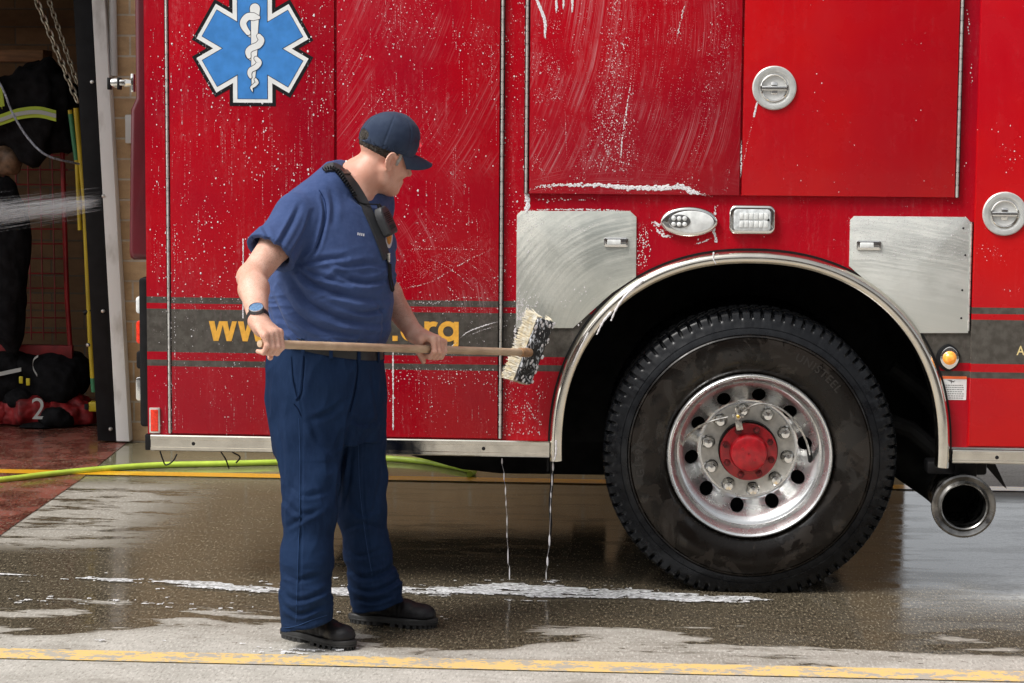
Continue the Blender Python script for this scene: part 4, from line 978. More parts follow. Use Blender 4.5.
# foam lips and blobs
for dx in (0,.8,1.6): stroke([(533,-10),(541,10),(545,22),(545,38)], .0045, .5, .3); 
for x, a, b in ((556,-5,13),(563,-5,9),(572,-5,13)): stroke([(x,a),(x+.5,(a+b)/2),(x,b)], .0035, .5, .3)
stroke([(529,190),(545,186),(590,185),(625,187),(660,189),(684,188),(697,193),(712,196)], .0040, .45, .7, keep=.9)
stroke([(596,186),(640,188),(680,187),(690,190)], .0055, .5, 1., keep=.8)
stroke([(676,185),(684,187),(692,192),(701,194)], .0050, .5, .9)
stroke([(531,199),(560,200),(600,199)], .0022, .8, .9, keep=.5)
stroke([(527,196),(528,204),(527,211)], .0070, .6, .5, False)
stroke([(516,211),(560,209.5),(600,210),(633,211)], .0022, .5, .4, keep=.85)
for x in (639,642,645,648): stroke([(x,222),(x+1,250),(x-3,275)], .0018, .9, 1.2, keep=.6)
stroke([(741.5,140),(741,170),(740.5,178)], .0022, .6, .3); stroke([(757,103),(754,116)], .0032, .4, .2, False); stroke([(754,116),(746,150),(742,170)], .0012, 2.2, .3)
stroke([(716,205),(714,228),(716,240),(717,250)], .0034, .5, .7); stroke([(712,238),(700,243),(694,244)], .0020, .6, .4)
for p, q in (((652,222),(663,224)),((656,228),(664,232)),((660,234),(672,236))): stroke([p, ((p[0]+q[0])/2,(p[1]+q[1])/2+1), q], .0030, .5, 1.)
stroke([(967,2),(969,30),(971,48)], .0022, 2.6, .5, keep=.6); stroke([(971,60),(972,86)], .0020, 2.2, .5, keep=.6)
# the brush's wiped sweeps on the upper door: bundles of fine lines
def bundle(a, b_, c, wa, wc, n, r, gap, keep):
    for i in range(n):
        t = (i/(n-1)-.5); j = rnd.gauss(0,.04); u = t+j
        stroke([(a[0]+wa*u,a[1]),(b_[0]+(wa+wc)/2*u,b_[1]),(c[0]+wc*u,c[1]+rnd.uniform(-12,12))], r*rnd.uniform(.6,1.2), gap*rnd.uniform(.8,1.4), .15, True, keep)
bundle((560,-10),(578,80),(604,172), 60, 50, 16, .0008, 1.5, .5)
bundle((630,-10),(618,60),(606,168), 30, 44, 14, .0010, 1.7, .6)
bundle((652,-10),(646,60),(655,140), 40, 16, 10, .0008, 1.5, .5)
bundle((690,-10),(672,80),(655,160), 26, 30, 10, .0009, 1.5, .55)
bundle((728,-10),(712,90),(668,168), 36, 60, 14, .0008, 1.3, .5)
stroke([(633,66),(628,100),(622,140),(621,160)], .0022, 1.8, .2, True, .9); stroke([(622,138),(621,159)], .0020, .5, .15)
stroke([(627,100),(625,130)], .0026, 2.4, .5); stroke([(565,110),(567,160)], .0012, 1.2, .2); stroke([(686,0),(680,24),(676,42)], .0018, .8, .3)
for k in range(9): stroke([(532+k*4,178-k*1.5),(590,163-k*3.2),(640,168-k*2.4),(700,184-k*.8)], .0007, 1.3, .2, True, .5)
# sweeps beside the man
def sweep_arc(cx, cy, r0, r1, a0, a1, n, r=.0009, keep=.5, gap=1.6):
    for i in range(n):
        rr = r0+(r1-r0)*(i+rnd.random()*.6)/n; stroke([(cx+rr*math.cos(R(a)), cy+rr*math.sin(R(a))*.8) for a in np.linspace(a0+rnd.uniform(-6,6), a1+rnd.uniform(-6,6), 6)], r*rnd.uniform(.6,1.3), gap, .2, True, keep)
sweep_arc(390,330,70,130,-70,-10,10,.0011,.6); sweep_arc(470,120,20,70,100,250,8,.0009,.5)
for k in range(12): stroke([(396,262+k*3.2),(430,258+k*1.5),(470,238+k*2.2),(497,225+k*4)], .0010, 1.8, .3, True, .55)
stroke([(396,290),(430,282),(465,262),(497,247)], .0017, 1.6, .25, True, .9); stroke([(392,250),(440,249),(495,250)], .0014, 2.2, .3, True, .8)
stroke([(460,338),(468,332),(480,327),(500,321)], .0020, .5, .2, True, .95); stroke([(446,345),(452,346),(460,338)], .0018, .5, .2); stroke([(464,338),(480,331),(500,325)], .0012, .7, .2, True, .9)
for y0 in (301,306,309,352,358,366): stroke([(176+rnd.random()*4,y0),(300,y0+1.5),(420,y0+2.8),(497,y0+3.5)], .0011, 1.3, .5, False, .45)
stroke([(395,302),(430,303),(450,300),(470,297),(494,300)], .0014, .8, .6, True, .7)
for k in range(140):
    x = rnd.uniform(382,498); y = 369+rnd.random()**1.6*16; put(x, y, rnd.uniform(.0008,.002), 1., n=6)
# arcs and suds on the aluminium door and around the brush
for k in range(26): stroke([(519+rnd.random()*6,225+k*4),(545,232+k*3.1),(570,226+k*2.2),(600,222+k*1.2)], .0006, 1.3, .2, True, .35)
stroke([(560,226),(580,229),(600,224)], .0016, 1., 1.4, True, .8)
for k in range(260): put(517+rnd.random()**2*22, 308+rnd.gauss(4,9), rnd.uniform(.0006,.0022), 1.5, rnd.uniform(-1,1))
for k in range(7): stroke([(517,216+k*3),(526+k*2,214+k*2),(536+k*2,212+k)], .0013, .9, .4, True, .7)
stroke([(516,318),(515,340),(517,358)], .0032, .8, .9, True, .85); stroke([(527,400),(533,415),(548,432)], .0016, 1.1, 1., True, .7)
for k in range(220): put(505+rnd.random()*46, 372+rnd.random()**.6*64, rnd.uniform(.0005,.0016), rnd.uniform(1,3), rnd.uniform(-.2,.2))
su = npmesh('soap_suds', SV, SF, M['suds'], smooth=True); su.data.materials.append(M['suds_thin']); su.data.polygons.foreach_set('material_index', SM)
tag(su, 'white soap suds, drips and wiped streaks clinging to the red truck side', 'soap suds', kind='stuff')
# foam running over the wheel arch trim
b = MB()
pol = lambda a, r: (748.5-r*math.cos(R(a)), 449-r*math.sin(R(a)))
for pts, r in (([pol(58,199),pol(52,197),pol(47,193),pol(43,188)], .0075), ([pol(45,194),pol(41,193),pol(37,190)], .006), ([pol(36,198),pol(30,196),pol(25,195)], .0035), ([pol(80,200),pol(79.5,194),pol(80,188)], .004), ([(556,440),(556,452),(554,461)], .005)):
    P = catmull([at(x, y, -.047) for x, y in pts], 6); b.tube(P, [r*(.5+.5*math.sin(i*1.1)**2)*(1-.5*i/len(P)) for i in range(len(P))], 8)
tag(b.build('arch_suds', M['suds']), 'runs of white soap dripping down the chrome wheel arch', 'soap suds', kind='stuff')
# water falling from the sill and the arch
def drip(pts, label, seed):
    b = MB(); P_ = []; R_ = []
    for (px, py, L, r) in pts:
        for t_, k_ in ((0,.0004),(.25,r*.8),(.6,r),(.92,r*.7),(1.,.0004)): P_.append(at(px, py+L*t_, .02)); R_.append(k_)
    b.tube(P_, R_, 8)
    p = at(pts[0][0], pts[0][1], .02)
    return tag(b.build('water_drip', M['suds'], loc=p), label, 'drip', 'drips falling from the truck')
drip([(502,458,6,.003),(504,472,8,.0028),(505.5,486,9,.0024),(506,500,6,.002),(507,516,10,.002),(507,532,6,.002),(508,548,16,.0022),(509.5,566,14,.0022)], 'string of white drops falling from the sill left of the arch', 1)
drip([(553,462,9,.004),(552,474,12,.003),(551,492,6,.0025),(550.5,505,8,.0022),(549.5,534,12,.004),(547.5,556,10,.004),(546.2,571,9,.0018)], 'string of white drops falling from the lower left end of the wheel arch', 2)
tag(MB().tube(catmull([at(551.5,460,.03),at(552,480,.03),at(550,505,.03),at(551,528,.03),at(549,548,.03)], 6), [.006]*12+[.005]*6+[.003]*7, 8).build('drain_strap', M['black'], loc=at(551.5,460,.03)), 'thin black strap hanging from the rear foot of the wheel arch', 'strap')
# ---------------------------------------------------------------- distance-field modelling for the figure
def V3(p): return np.array(p, float)
class Field:
    def __init__(s, xs, ys, zs): s.a = [np.asarray(q, np.float32) for q in (xs, ys, zs)]; s.v = np.full([len(q) for q in s.a], .5, np.float32)
    def apply(s, fn, lo, hi, k=.01, op='u'):
        pad = k+.02; sl = []
        for q, l, h in zip(s.a, lo, hi):
            i0 = int(np.searchsorted(q, l-pad)); i1 = int(np.searchsorted(q, h+pad)); 
            if i1 <= i0: return s
            sl.append(slice(i0, i1))
        X_, Y_, Z_ = s.a[0][sl[0]][:,None,None], s.a[1][sl[1]][None,:,None], s.a[2][sl[2]][None,None,:]
        d = fn(X_, Y_, Z_).astype(np.float32); c = s.v[tuple(sl)]
        if op == 'u': h = np.clip(.5+.5*(c-d)/k, 0, 1); s.v[tuple(sl)] = c+(d-c)*h-k*h*(1-h)
        else: d = -d; h = np.clip(.5-.5*(c-d)/k, 0, 1); s.v[tuple(sl)] = c+(d-c)*h+k*h*(1-h)
        return s
    def cone(s, a, b, r1, r2, k=.01, op='u', flat=None):
        a, b = V3(a), V3(b); ba = b-a; L = ba@ba+1e-12; m = max(r1, r2)*(1 if not flat else max(1, flat[1]))
        def fn(x, y, z):
            px, py, pz = x-a[0], y-a[1], z-a[2]; h = np.clip((px*ba[0]+py*ba[1]+pz*ba[2])/L, 0, 1)
            dx, dy, dz = px-h*ba[0], py-h*ba[1], pz-h*ba[2]; q = dx*dx+dy*dy+dz*dz
            if flat:
                n, f = flat; t = dx*n[0]+dy*n[1]+dz*n[2]; q = q+t*t*(1/f**2-1)
            return np.sqrt(q)-(r1+(r2-r1)*h)
        return s.apply(fn, np.minimum(a, b)-m, np.maximum(a, b)+m, k, op)
    def chain(s, P, r, k=.01, flat=None):
        for i in range(len(P)-1): s.cone(P[i], P[i+1], r[i], r[i+1], k, flat=flat)
        return s
    def ell(s, c, rad, Rm=None, k=.01, op='u'):
        c = V3(c); rad = V3(rad); Rm = np.eye(3) if Rm is None else Rm; m = max(rad); mi = min(rad)
        def fn(x, y, z):
            q = [(x-c[0])*Rm[0,i]+(y-c[1])*Rm[1,i]+(z-c[2])*Rm[2,i] for i in range(3)]
            k0 = np.sqrt(sum((q[i]/rad[i])**2 for i in range(3))); k1 = np.sqrt(sum((q[i]/rad[i]**2)**2 for i in range(3)))+1e-6
            return k0*(k0-1)/k1
        return s.apply(fn, c-m, c+m, k, op)
    def loft(s, zs_, cx, cy, a, b, yaw, n=2.3, k=.01, z0=None, z1=None):
        o = np.argsort(zs_); zs_, cx, cy, a, b, yaw = [np.array(q, float)[o] for q in (zs_, cx, cy, a, b, np.broadcast_to(yaw, len(zs_)))]
        zf = np.linspace(zs_[0], zs_[-1], 200)
        def sm(q): 
            y = np.interp(zf, zs_, q); w_ = np.hanning(21); w_ /= w_.sum(); return np.convolve(np.pad(y, 10, mode='reflect', reflect_type='odd'), w_, 'valid')
        Q = [sm(q) for q in (cx, cy, a, b, yaw)]; z0 = zs_[0] if z0 is None else z0; z1 = zs_[-1] if z1 is None else z1
        def fn(x, y, z):
            g = [np.interp(z, zf, q) for q in Q]; c, si = np.cos(g[4]), np.sin(g[4]); px, py = x-g[0], y-g[1]
            u, v = (px*c+py*si), (-px*si+py*c); e = (np.abs(u/g[2])**n+np.abs(v/g[3])**n)**(1/n)
            d = (e-1)*np.sqrt(g[2]*g[3]); dz = np.maximum(z0-z, z-z1); return np.maximum(d, dz)
        m = max(max(Q[2]), max(Q[3]))*1.15
        return s.apply(fn, (min(Q[0])-m, min(Q[1])-m, z0), (max(Q[0])+m, max(Q[1])+m, z1), k)
    def plane(s, p, n, k=.004, lo=None, hi=None):
        """keep the side the normal points away from, inside the box lo..hi"""
        p, n = V3(p), V3(n)/np.linalg.norm(n); lo = [q[0] for q in s.a] if lo is None else lo; hi = [q[-1] for q in s.a] if hi is None else hi
        sl = tuple(slice(int(np.searchsorted(q, l)), int(np.searchsorted(q, h))) for q, l, h in zip(s.a, lo, hi))
        X_, Y_, Z_ = s.a[0][sl[0]][:,None,None], s.a[1][sl[1]][None,:,None], s.a[2][sl[2]][None,None,:]
        d = ((X_-p[0])*n[0]+(Y_-p[1])*n[1]+(Z_-p[2])*n[2]).astype(np.float32); c = s.v[sl]
        h = np.clip(.5-.5*(c-d)/k, 0, 1); s.v[sl] = c+(d-c)*h+k*h*(1-h); return s
    def mesh(s):
        v = s.v; ins = v < 0; c = np.zeros([q-1 for q in v.shape], np.uint8); off = [(i,j,k) for i in (0,1) for j in (0,1) for k in (0,1)]
        sh = c.shape
        for i,j,k in off: c += ins[i:i+sh[0], j:j+sh[1], k:k+sh[2]]
        idx = np.argwhere((c > 0) & (c < 8)); vid = np.full(sh, -1, np.int32); vid[tuple(idx.T)] = np.arange(len(idx))
        acc = np.zeros((len(idx), 3)); cnt = np.zeros(len(idx)); g = {o: v[tuple((idx+o).T)] for o in off}
        for o in off:
            for d in range(3):
                if o[d]: continue
                p = list(o); p[d] = 1; p = tuple(p); va, vb = g[o], g[p]; x = (va < 0) != (vb < 0); t = va/np.where(va-vb == 0, 1, va-vb)
                q = idx+np.array(o); q = q.astype(float); q[:,d] += t; acc[x] += q[x]; cnt[x] += 1
        pos = acc/cnt[:,None]; P = np.stack([np.interp(pos[:,i], np.arange(len(s.a[i])), s.a[i]) for i in range(3)], 1); F = []
        for d in range(3):
            e, f = [q for q in range(3) if q != d]; A = [slice(None)]*3; B = [slice(None)]*3; A[d] = slice(0,-1); B[d] = slice(1,None)
            ch = ins[tuple(A)] != ins[tuple(B)]; q = np.argwhere(ch); ok = (q[:,e] > 0) & (q[:,f] > 0) & (q[:,e] < sh[e]) & (q[:,f] < sh[f]); q = q[ok]
            st = ins[tuple(q.T)]; de = np.eye(3, dtype=int)[e]; df = np.eye(3, dtype=int)[f]
            w = [vid[tuple(r.T)] for r in (q-de-df, q-df, q, q-de)]; fl = np.stack(w, 1); flip = st if d == 1 else ~st
            fl[flip] = fl[flip][:, ::-1]; F.append(fl)
        return P, np.concatenate(F)
def vnormals(P, F):
    n = np.zeros_like(P); fn = np.cross(P[F[:,2]]-P[F[:,0]], P[F[:,3]]-P[F[:,1]])
    for i in range(4): np.add.at(n, F[:,i], fn)
    return n/(np.linalg.norm(n, axis=1)[:,None]+1e-12)
def relax(P, F, it=1, lam=.5):
    for _ in range(it):
        s = np.zeros_like(P); c = np.zeros(len(P))
        for i in range(4):
            for j in (1, 3): np.add.at(s, F[:,i], P[F[:,(i+j) % 4]]); np.add.at(c, F[:,i], 1)
        P = P+(s/np.maximum(c, 1)[:,None]-P)*lam
    return P
def projv(P):
    q = (P-CAMP) @ CAMR; return 512+FPX*q[:,0]/-q[:,2], 341.5-FPX*q[:,1]/-q[:,2]
def creases(P, N, items, mask=None):
    """push soft valleys (and small ridges beside them) into cloth along curves; items: (points, depth m, width px)"""
    x, y = projv(P); D = np.zeros(len(P)); front = sstep(-N[:,1], -.35, .15)
    for pts, dep, wd in items:
        C = np.array([[p.x, p.y] for p in catmull([(a, b, 0) for a, b in pts], 8)]); best = np.full(len(P), 1e9); tt = np.zeros(len(P))
        sel = (x > C[:,0].min()-4*wd) & (x < C[:,0].max()+4*wd) & (y > C[:,1].min()-4*wd) & (y < C[:,1].max()+4*wd); xs_, ys_ = x[sel], y[sel]; bs = best[sel]; ts = tt[sel]; sg = np.zeros(sel.sum())
        for i in range(len(C)-1):
            d = C[i+1]-C[i]; L = d@d+1e-9; h = np.clip(((xs_-C[i,0])*d[0]+(ys_-C[i,1])*d[1])/L, 0, 1); ex, ey = xs_-C[i,0]-h*d[0], ys_-C[i,1]-h*d[1]; r = np.hypot(ex, ey)
            m = r < bs; bs[m] = r[m]; ts[m] = (i+h[m])/(len(C)-1); sg[m] = np.sign(d[0]*ey-d[1]*ex)[m]
        fade = np.sqrt(np.clip(np.sin(np.pi*np.clip(ts, .02, .98)), 0, 1)); q = bs/wd*sg
        D[sel] += 1.15*dep*fade*(-np.exp(-np.abs(q*1.1)**1.25)+.75*np.exp(-(np.abs(q-1.5)/.9)**1.5)+.35*np.exp(-(q+1.9)**2))
    return P+N*(D*front)[:,None]
# ---------------------------------------------------------------- the fireman
T0 = -.73                                     # depth of the trunk
def A(px, py, Y): return np.array(at(px, py, Y))
BODY_YAW = R(45)
side_v = np.array([math.cos(BODY_YAW), math.sin(BODY_YAW), 0]); face_v = np.array([math.sin(BODY_YAW), -math.cos(BODY_YAW), 0])
SEC = [(352,324,.194,.186),(338,326,.200,.196),(320,328,.203,.204),(300,330,.206,.207),(275,332.5,.207,.198),(250,334,.206,.182),(228,333,.203,.162),(208,332,.196,.138),(194,333,.172,.116),(183,337,.128,.096),(173,342,.088,.080),(163,348,.070,.072)]
def trunk(F, inset=0., k=.01, last=None, first=None):
    S = SEC[first or 0:last]
    F.loft([A(c,y,T0)[2] for y,c,_,_ in S], [A(c,y,T0)[0] for y,c,_,_ in S], [T0+(.02 if y < 200 else 0) for y,c,_,_ in S], [a-inset for *_,a,b in S], [b-inset for *_,a,b in S], BODY_YAW, 2.25, k)
Rsh, Rel, Rwr = A(298,216,-.86), A(252,277,-1.07), A(258.5,321,-1.27)
Lsh, Lel, Lwr = A(370,203,-.58), A(377,279,-.44), A(414,333,-.60)
PA, PB = A(259.5,343.8,-1.36), A(527,352.5,-.150); pd = (PB-PA)/np.linalg.norm(PB-PA)
def on_pole(px):
    t = (px-256.5)/(527-256.5); 
    for _ in range(12):
        q = PA+(PB-PA)*t; t += (px-proj(q)[0])/(527-256.5)*.8
    return PA+(PB-PA)*t
def waist(P, a, b):
    k = sstep(P[:,2], a, b); P = P.copy(); P[:,2] += k*(.028-.20*(P[:,0]-A(326,350,T0)[0])); return P
# head frame
hy, hp, hr = R(37), R(17), R(12)
HR = np.array(Matrix.Rotation(hy, 3, 'Z') @ Matrix.Rotation(hp, 3, 'Y') @ Matrix.Rotation(hr, 3, 'X'))
HC = A(381.5,155.5,-.70)
def H(x, y, z): return HC+HR@np.array([x, y, z])
# ---- body: one skin surface
def axis(*segs):
    out = []
    for a, b, h in segs: out += list(np.arange(a, b, h))
    return np.array(out)
xs = axis((A(236,300,-1.2)[0]-.03, A(450,300,-.5)[0]+.05, .0029)); ys = axis((-1.46,-.34,.0032)); zs = axis((.05,.88,.012),(.88,1.06,.0026),(1.06,1.46,.0045),(1.46,1.80,.0026))
B = Field(xs, ys, zs)
trunk(B, .022, .02, last=10)
B.chain([H(-.014,0,-.02), H(-.028,0,-.072), A(358,177,-.70), A(352,196,-.72)], [.055,.053,.057,.078], .03)
# head
B.ell(H(-.004,0,.048), (.090,.076,.082), HR, .01); B.ell(H(.045,0,.036), (.050,.062,.052), HR, .03)
B.cone(H(.040,0,-.005), H(.060,0,-.070), .056, .036, .03); B.cone(H(.030,0,-.03), H(.030,0,-.055), .052, .046, .025)
for s_ in (1,-1):
    B.cone(H(.000,.054*s_,-.040), H(.012,.050*s_,-.066), .020, .019, .02); B.cone(H(.012,.050*s_,-.066), H(.078,.012*s_,-.098), .019, .016, .022)
    B.ell(H(.062,.040*s_,-.028), (.030,.024,.026), HR, .02); B.ell(H(.086,.033*s_,.0), (.020,.017,.013), HR, .010, 's')
    B.ell(H(.0815,.031*s_,.001), (.0125,.0125,.0125), HR, .003); B.cone(H(.087,.020*s_,.010), H(.084,.043*s_,.009), .0045, .004, .005)
    B.cone(H(.091,.014*s_,.023), H(.082,.048*s_,.023), .0095, .007, .012); B.ell(H(.104,.0125*s_,-.034), (.011,.0085,.0075), HR, .006)
    # ear: flat shell, rim, hollow, lobe
    ec_y = .0785*s_
    B.ell(H(-.006,ec_y,-.004), (.0165,.008,.027), HR, .006); B.ell(H(.002,ec_y+.0065*s_,-.001), (.0090,.0075,.016), HR, .004, 's')
    rim = [H(-.006+.0165*math.cos(t), ec_y+.005*s_, -.001+.026*math.sin(t)) for t in np.linspace(R(20), R(250), 11)]; B.chain([V3(q) for q in rim], [.0036]*11, .004)
    B.ell(H(.000,ec_y+.001*s_,-.028), (.008,.0055,.008), HR, .006)
B.chain([H(.094,0,.018), H(.108,0,-.008), H(.121,0,-.027)], [.0075,.0085,.0115], .008)
B.cone(H(.092,-.020,-.060), H(.092,.020,-.060), .0075, .0075, .008); B.cone(H(.100,-.006,-.059), H(.100,.006,-.059), .006, .006, .008)
B.cone(H(.096,-.012,-.071), H(.096,.012,-.071), .0075, .0075, .007); B.cone(H(.106,-.018,-.0655), H(.106,.018,-.0655), .0022, .0022, .003, 's')
B.ell(H(.086,0,-.096), (.018,.020,.016), HR, .014); B.cone(H(.055,0,-.075), H(.000,0,-.080), .036, .040, .03)
# arms
def fore(sh, el, wr, r): 
    m = el+(wr-el)*.28; B.chain([sh, sh+(el-sh)*.45, el], [r[0], r[1], r[2]], .02); B.chain([el, m, wr], [r[2]*.98, r[3], r[4]], .02)
fore(Rsh, Rel, Rwr, (.057,.053,.043,.0465,.0300)); fore(Lsh, Lel, Lwr, (.056,.052,.045,.048,.0300))
B.ell(Rel+np.array([-.012,.012,-.004]), (.035,.035,.035), None, .02)
def hand(c, d, wr, thumb_tip=None, thumb_s=.075, side=1):
    """fingers from little (s=0) to index along d, closed over the handle from the camera side"""
    d = d/np.linalg.norm(d); e = V3((0,-1,0)); e = e-d*(e@d); e /= np.linalg.norm(e); u = np.cross(d, e); u = u if u[2] > 0 else -u
    K = []; lens = (.86,.97,1.04,1.0); ra = (.0088,.0098,.0102,.0100)
    for i in range(4):
        s = (-.031+.0207*i)*1.0; L = lens[i]; o = c+d*s; r = ra[i]; j = (.002,-.002,.0015,0)[i]
        k0 = o+e*(.016)+u*(.031*L+.003*i+j)-d*.002; k1 = o+e*.0335*L-u*(.001-j); k2 = o+e*.020-u*(.0235); k3 = o-e*.004-u*(.0245)
        B.chain([k0, k1], [r*1.08, r*1.0], .004); B.chain([k1, k2, k3], [r*1.0, r*.90, r*.80], .003); B.ell(k1, (r*1.07,)*3, None, .003); K.append(k0)
        B.cone(wr+d*(.012*(i-1.5))+e*.002, k0-e*.003, .0165, .0125, .012)
    B.cone(wr, (K[1]+K[2])/2-e*.010-u*.004, .024, .017, .016, flat=(e, .8))
    t0 = wr+(c-wr)*.25+d*.022-e*.012; t1 = c+d*thumb_s*.62+u*.026-e*.024; t2 = c+d*thumb_s*.60-u*.010-e*.025; t3 = c+d*thumb_s*.42-u*.043-e*.004
    B.chain([t0, t1, t2], [.0165,.0140,.0112], .010); B.chain([t2, t3], [.0112,.0092], .005)
    return K, e, u
RHc = on_pole(267); LHc = on_pole(432.5)
RK, re, ru = hand(RHc, pd, Rwr); LK, le, lu = hand(LHc, -pd, Lwr)
B.cone(Rwr, Rwr+(RHc-Rwr)*.35, .0300, .026, .015); B.cone(Lwr, Lwr+(LHc-Lwr)*.35, .0290, .026, .015)
# legs under the trousers
Rhip, Rkn, Ran = A(303,402,-.80), A(305,508,-.90), A(302,606,-.955)
Lhip, Lkn, Lan = A(348,402,-.66), A(361,508,-.67), A(372,588,-.65)
for h_, k_, a_ in ((Rhip,Rkn,Ran),(Lhip,Lkn,Lan)): B.chain([h_, k_, k_+(a_-k_)*.3, a_], [.085,.058,.055,.038], .03)
for h__, t__ in ((on(285,637),on(352,650)),(on(353,622),on(435,627.5))):
    h__, t__ = V3(h__), V3(t__); f__ = (t__-h__); B.cone(h__+f__*.22+V3((0,0,.13)), h__+f__*.22+V3((0,0,.07)), .030, .028, .02); B.cone(h__+f__*.22+V3((0,0,.07)), h__+f__*.7+V3((0,0,.05)), .028, .022, .02)
Pv, Pf = B.mesh(); del B
# ---- skin material
sk = mat('skin', sss=.12); g = G(sk); c = g.coord(); x, y, z = g.xyz(c)
n = g.noise(c, 14, 5, .6); n2 = g.noise(c, 120, 3, .7)
col = g.mix(g.step(n, .35, .65), (.72,.44,.34), (.62,.33,.24)); col = g.mix(g.step(n2, .45, .8, 0, .35), col, (.52,.25,.17))
hot = g.n('ShaderNodeTexNoise', Vector=c, Scale=7.).outputs['Fac']; col = g.mix(g.math('MULTIPLY', g.step(z, 1.46, 1.56), g.step(hot, .35, .7, .15, .7)), col, (.62,.27,.19))
fm_ = g.coord(scale=(1,1,.25)); hairn = g.noise(g.coord(scale=(1.6,1.6,.5), rot=(0,.5,0)), 330, 2, .5)
hairy = g.math('MULTIPLY', g.step(hairn, .56, .66), g.math('MULTIPLY', g.step(z, 1.03, 1.07), g.step(z, 1.36, 1.30)))
col = g.mix(g.math('MULTIPLY', hairy, .42), col, (.10,.055,.035))
g.set(Base_Color=col, Roughness=g.step(n2, .3, .7, .42, .58), Normal=g.bump(n2, .22, .0012)); M['skin'] = sk
base = (float(Pv[:,0].mean()), float(Pv[:,1].mean()), 0.)
person = npmesh('person', Pv-np.array([A(325,600,-.8)[0], -.8, 0]), Pf, sk); person.location = (A(325,600,-.8)[0], -.8, 0)
tag(person, 'man in navy cap, blue T-shirt and navy trousers scrubbing the truck with a long brush', 'person')
bpy.context.view_layer.update()
# ---- shirt
def cloth(name, F, m, fold=None, it=1, noise=(.0018, 9, .0008, 30), items=(), parent=person, extra=None):
    P, Q = F.mesh(); P = relax(P, Q, it); N = vnormals(P, Q)
    if noise: P = P+N*(noise[0]*fbm(P[:,0]*noise[1], P[:,1]*noise[1], P[:,2]*noise[1], 2)+noise[2]*perlin(P[:,0]*noise[3], P[:,1]*noise[3], P[:,2]*noise[3]*.6))[:,None]
    if extra is not None: P = extra(P, N)
    if len(items): P = creases(P, N, [(a_, b_*(1.55 if name == 'shirt' else 1.), c_*.9) for a_, b_, c_ in items])
    return npmesh(name, P, Q, m, parent), P, Q
h = .0037
S = Field(axis((A(236,300,-1.2)[0]-.02, A(402,230,-.6)[0]+.05, h)), axis((-1.20,-.38,h)), axis((.955,1.62,h)))
trunk(S, 0., .02, last=None)
mR = Rsh+(Rel-Rsh)*.62; mL = Lsh+(Lel-Lsh)*.60
def sleeve(a, el, m, r, dirn, cut, cn, inner):
    q = Field(*S.a); q.chain([a+V3(dirn), a, m, a+(el-a)*.95], r, .045); q.plane(cut, cn, .003); q.cone(a+(el-a)*.42, el+(el-a)*.2, inner[0], inner[1], .004, 's')
    k = .018; h_ = np.clip(.5+.5*(S.v-q.v)/k, 0, 1); S.v = S.v+(q.v-S.v)*h_-k*h_*(1-h_)
S.cone(A(349,178,-.71), A(314,200,-.82), .058, .052, .05); S.cone(A(352,182,-.70), A(372,200,-.62), .05, .05, .05)
# sleeve mouths: cut square to the arm and hollow
rd = (Rel-Rsh)/np.linalg.norm(Rel-Rsh); rc = A(270,253,-.99); cut_n = rd*.9+np.array([-.10,-.1,-.25]); cut_n /= np.linalg.norm(cut_n)
ld = (Lel-Lsh)/np.linalg.norm(Lel-Lsh)
sleeve(Rsh, Rel, mR, [.066,.070,.075,.083], (.035,.035,.0), rc, cut_n, (.064,.079)); sleeve(Lsh, Lel, mL, [.070,.072,.068,.070], (-.035,-.035,-.012), Lsh+(Lel-Lsh)*.60, ld, (.058,.066))
# neck opening
S.cone(H(-.035,0,-.05), A(357,180,-.70), .062, .068, .006, 's'); nn_ = np.array([.60,-.22,.76]); nn_ /= np.linalg.norm(nn_)
S.plane(A(353,173,-.72), nn_, .006, lo=(-9,-9,1.47))
S.plane((0,0,.962), (0,0,-1), .003)
sh = mat('shirt_navy'); g = G(sh); c = g.coord(); n = g.noise(c, 5, 4); wv = g.noise(c, 420, 2, .6); lint = g.noise(c, 60, 4, .7)
g.set(Base_Color=g.mix(g.step(lint, .3, .75, 0, .5), g.mix(g.step(n, .3, .7), (.034,.058,.148), (.046,.076,.185)), (.062,.095,.22)), Roughness=.85, Sheen_Weight=.05, Specular_IOR_Level=.12, Normal=g.bump(wv, .25, .0006)); M['shirt'] = sh
items = [([(322,196),(325,212),(322,232),(316,250),(306,262)], .0055, 2.2), ([(296,263),(312,262),(330,259),(346,258)], .006, 3.2), ([(298,268),(312,283),(340,295),(384,301)], .0095, 4.2),
    ([(290,276),(308,302),(342,320),(380,324)], .0105, 4.6), ([(280,290),(296,315),(322,330),(356,336)], .0095, 4.), ([(338,275),(362,283),(388,280)], .007, 3.4), ([(350,311),(366,313),(386,309)], .006, 2.8),
    ([(300,264),(318,276),(350,284)], .0060, 3.), ([(274,300),(284,325),(300,340)], .007, 3.), ([(318,334),(345,341),(372,343)], .006, 2.4), ([(330,262),(345,266),(370,264),(390,268)], .004, 3.2),
    ([(300,205),(292,222),(282,240),(276,252)], .0055, 3.2), ([(312,212),(306,230),(296,248),(288,260)], .0045, 3.), ([(262,224),(268,236),(270,246)], .0035, 2.6), ([(330,188),(334,205),(333,225)], .0030, 3.4),
    ([(288,338),(292,344),(294,349)], .005, 1.8), ([(306,340),(308,346),(309,350)], .005, 1.8), ([(330,340),(331,346),(330,350)], .005, 1.8), ([(360,338),(358,345),(356,350)], .005, 1.8),
    ([(350,196),(362,204),(380,205)], .0032, 2.6), ([(376,300),(384,318),(382,338)], .004, 2.6)]
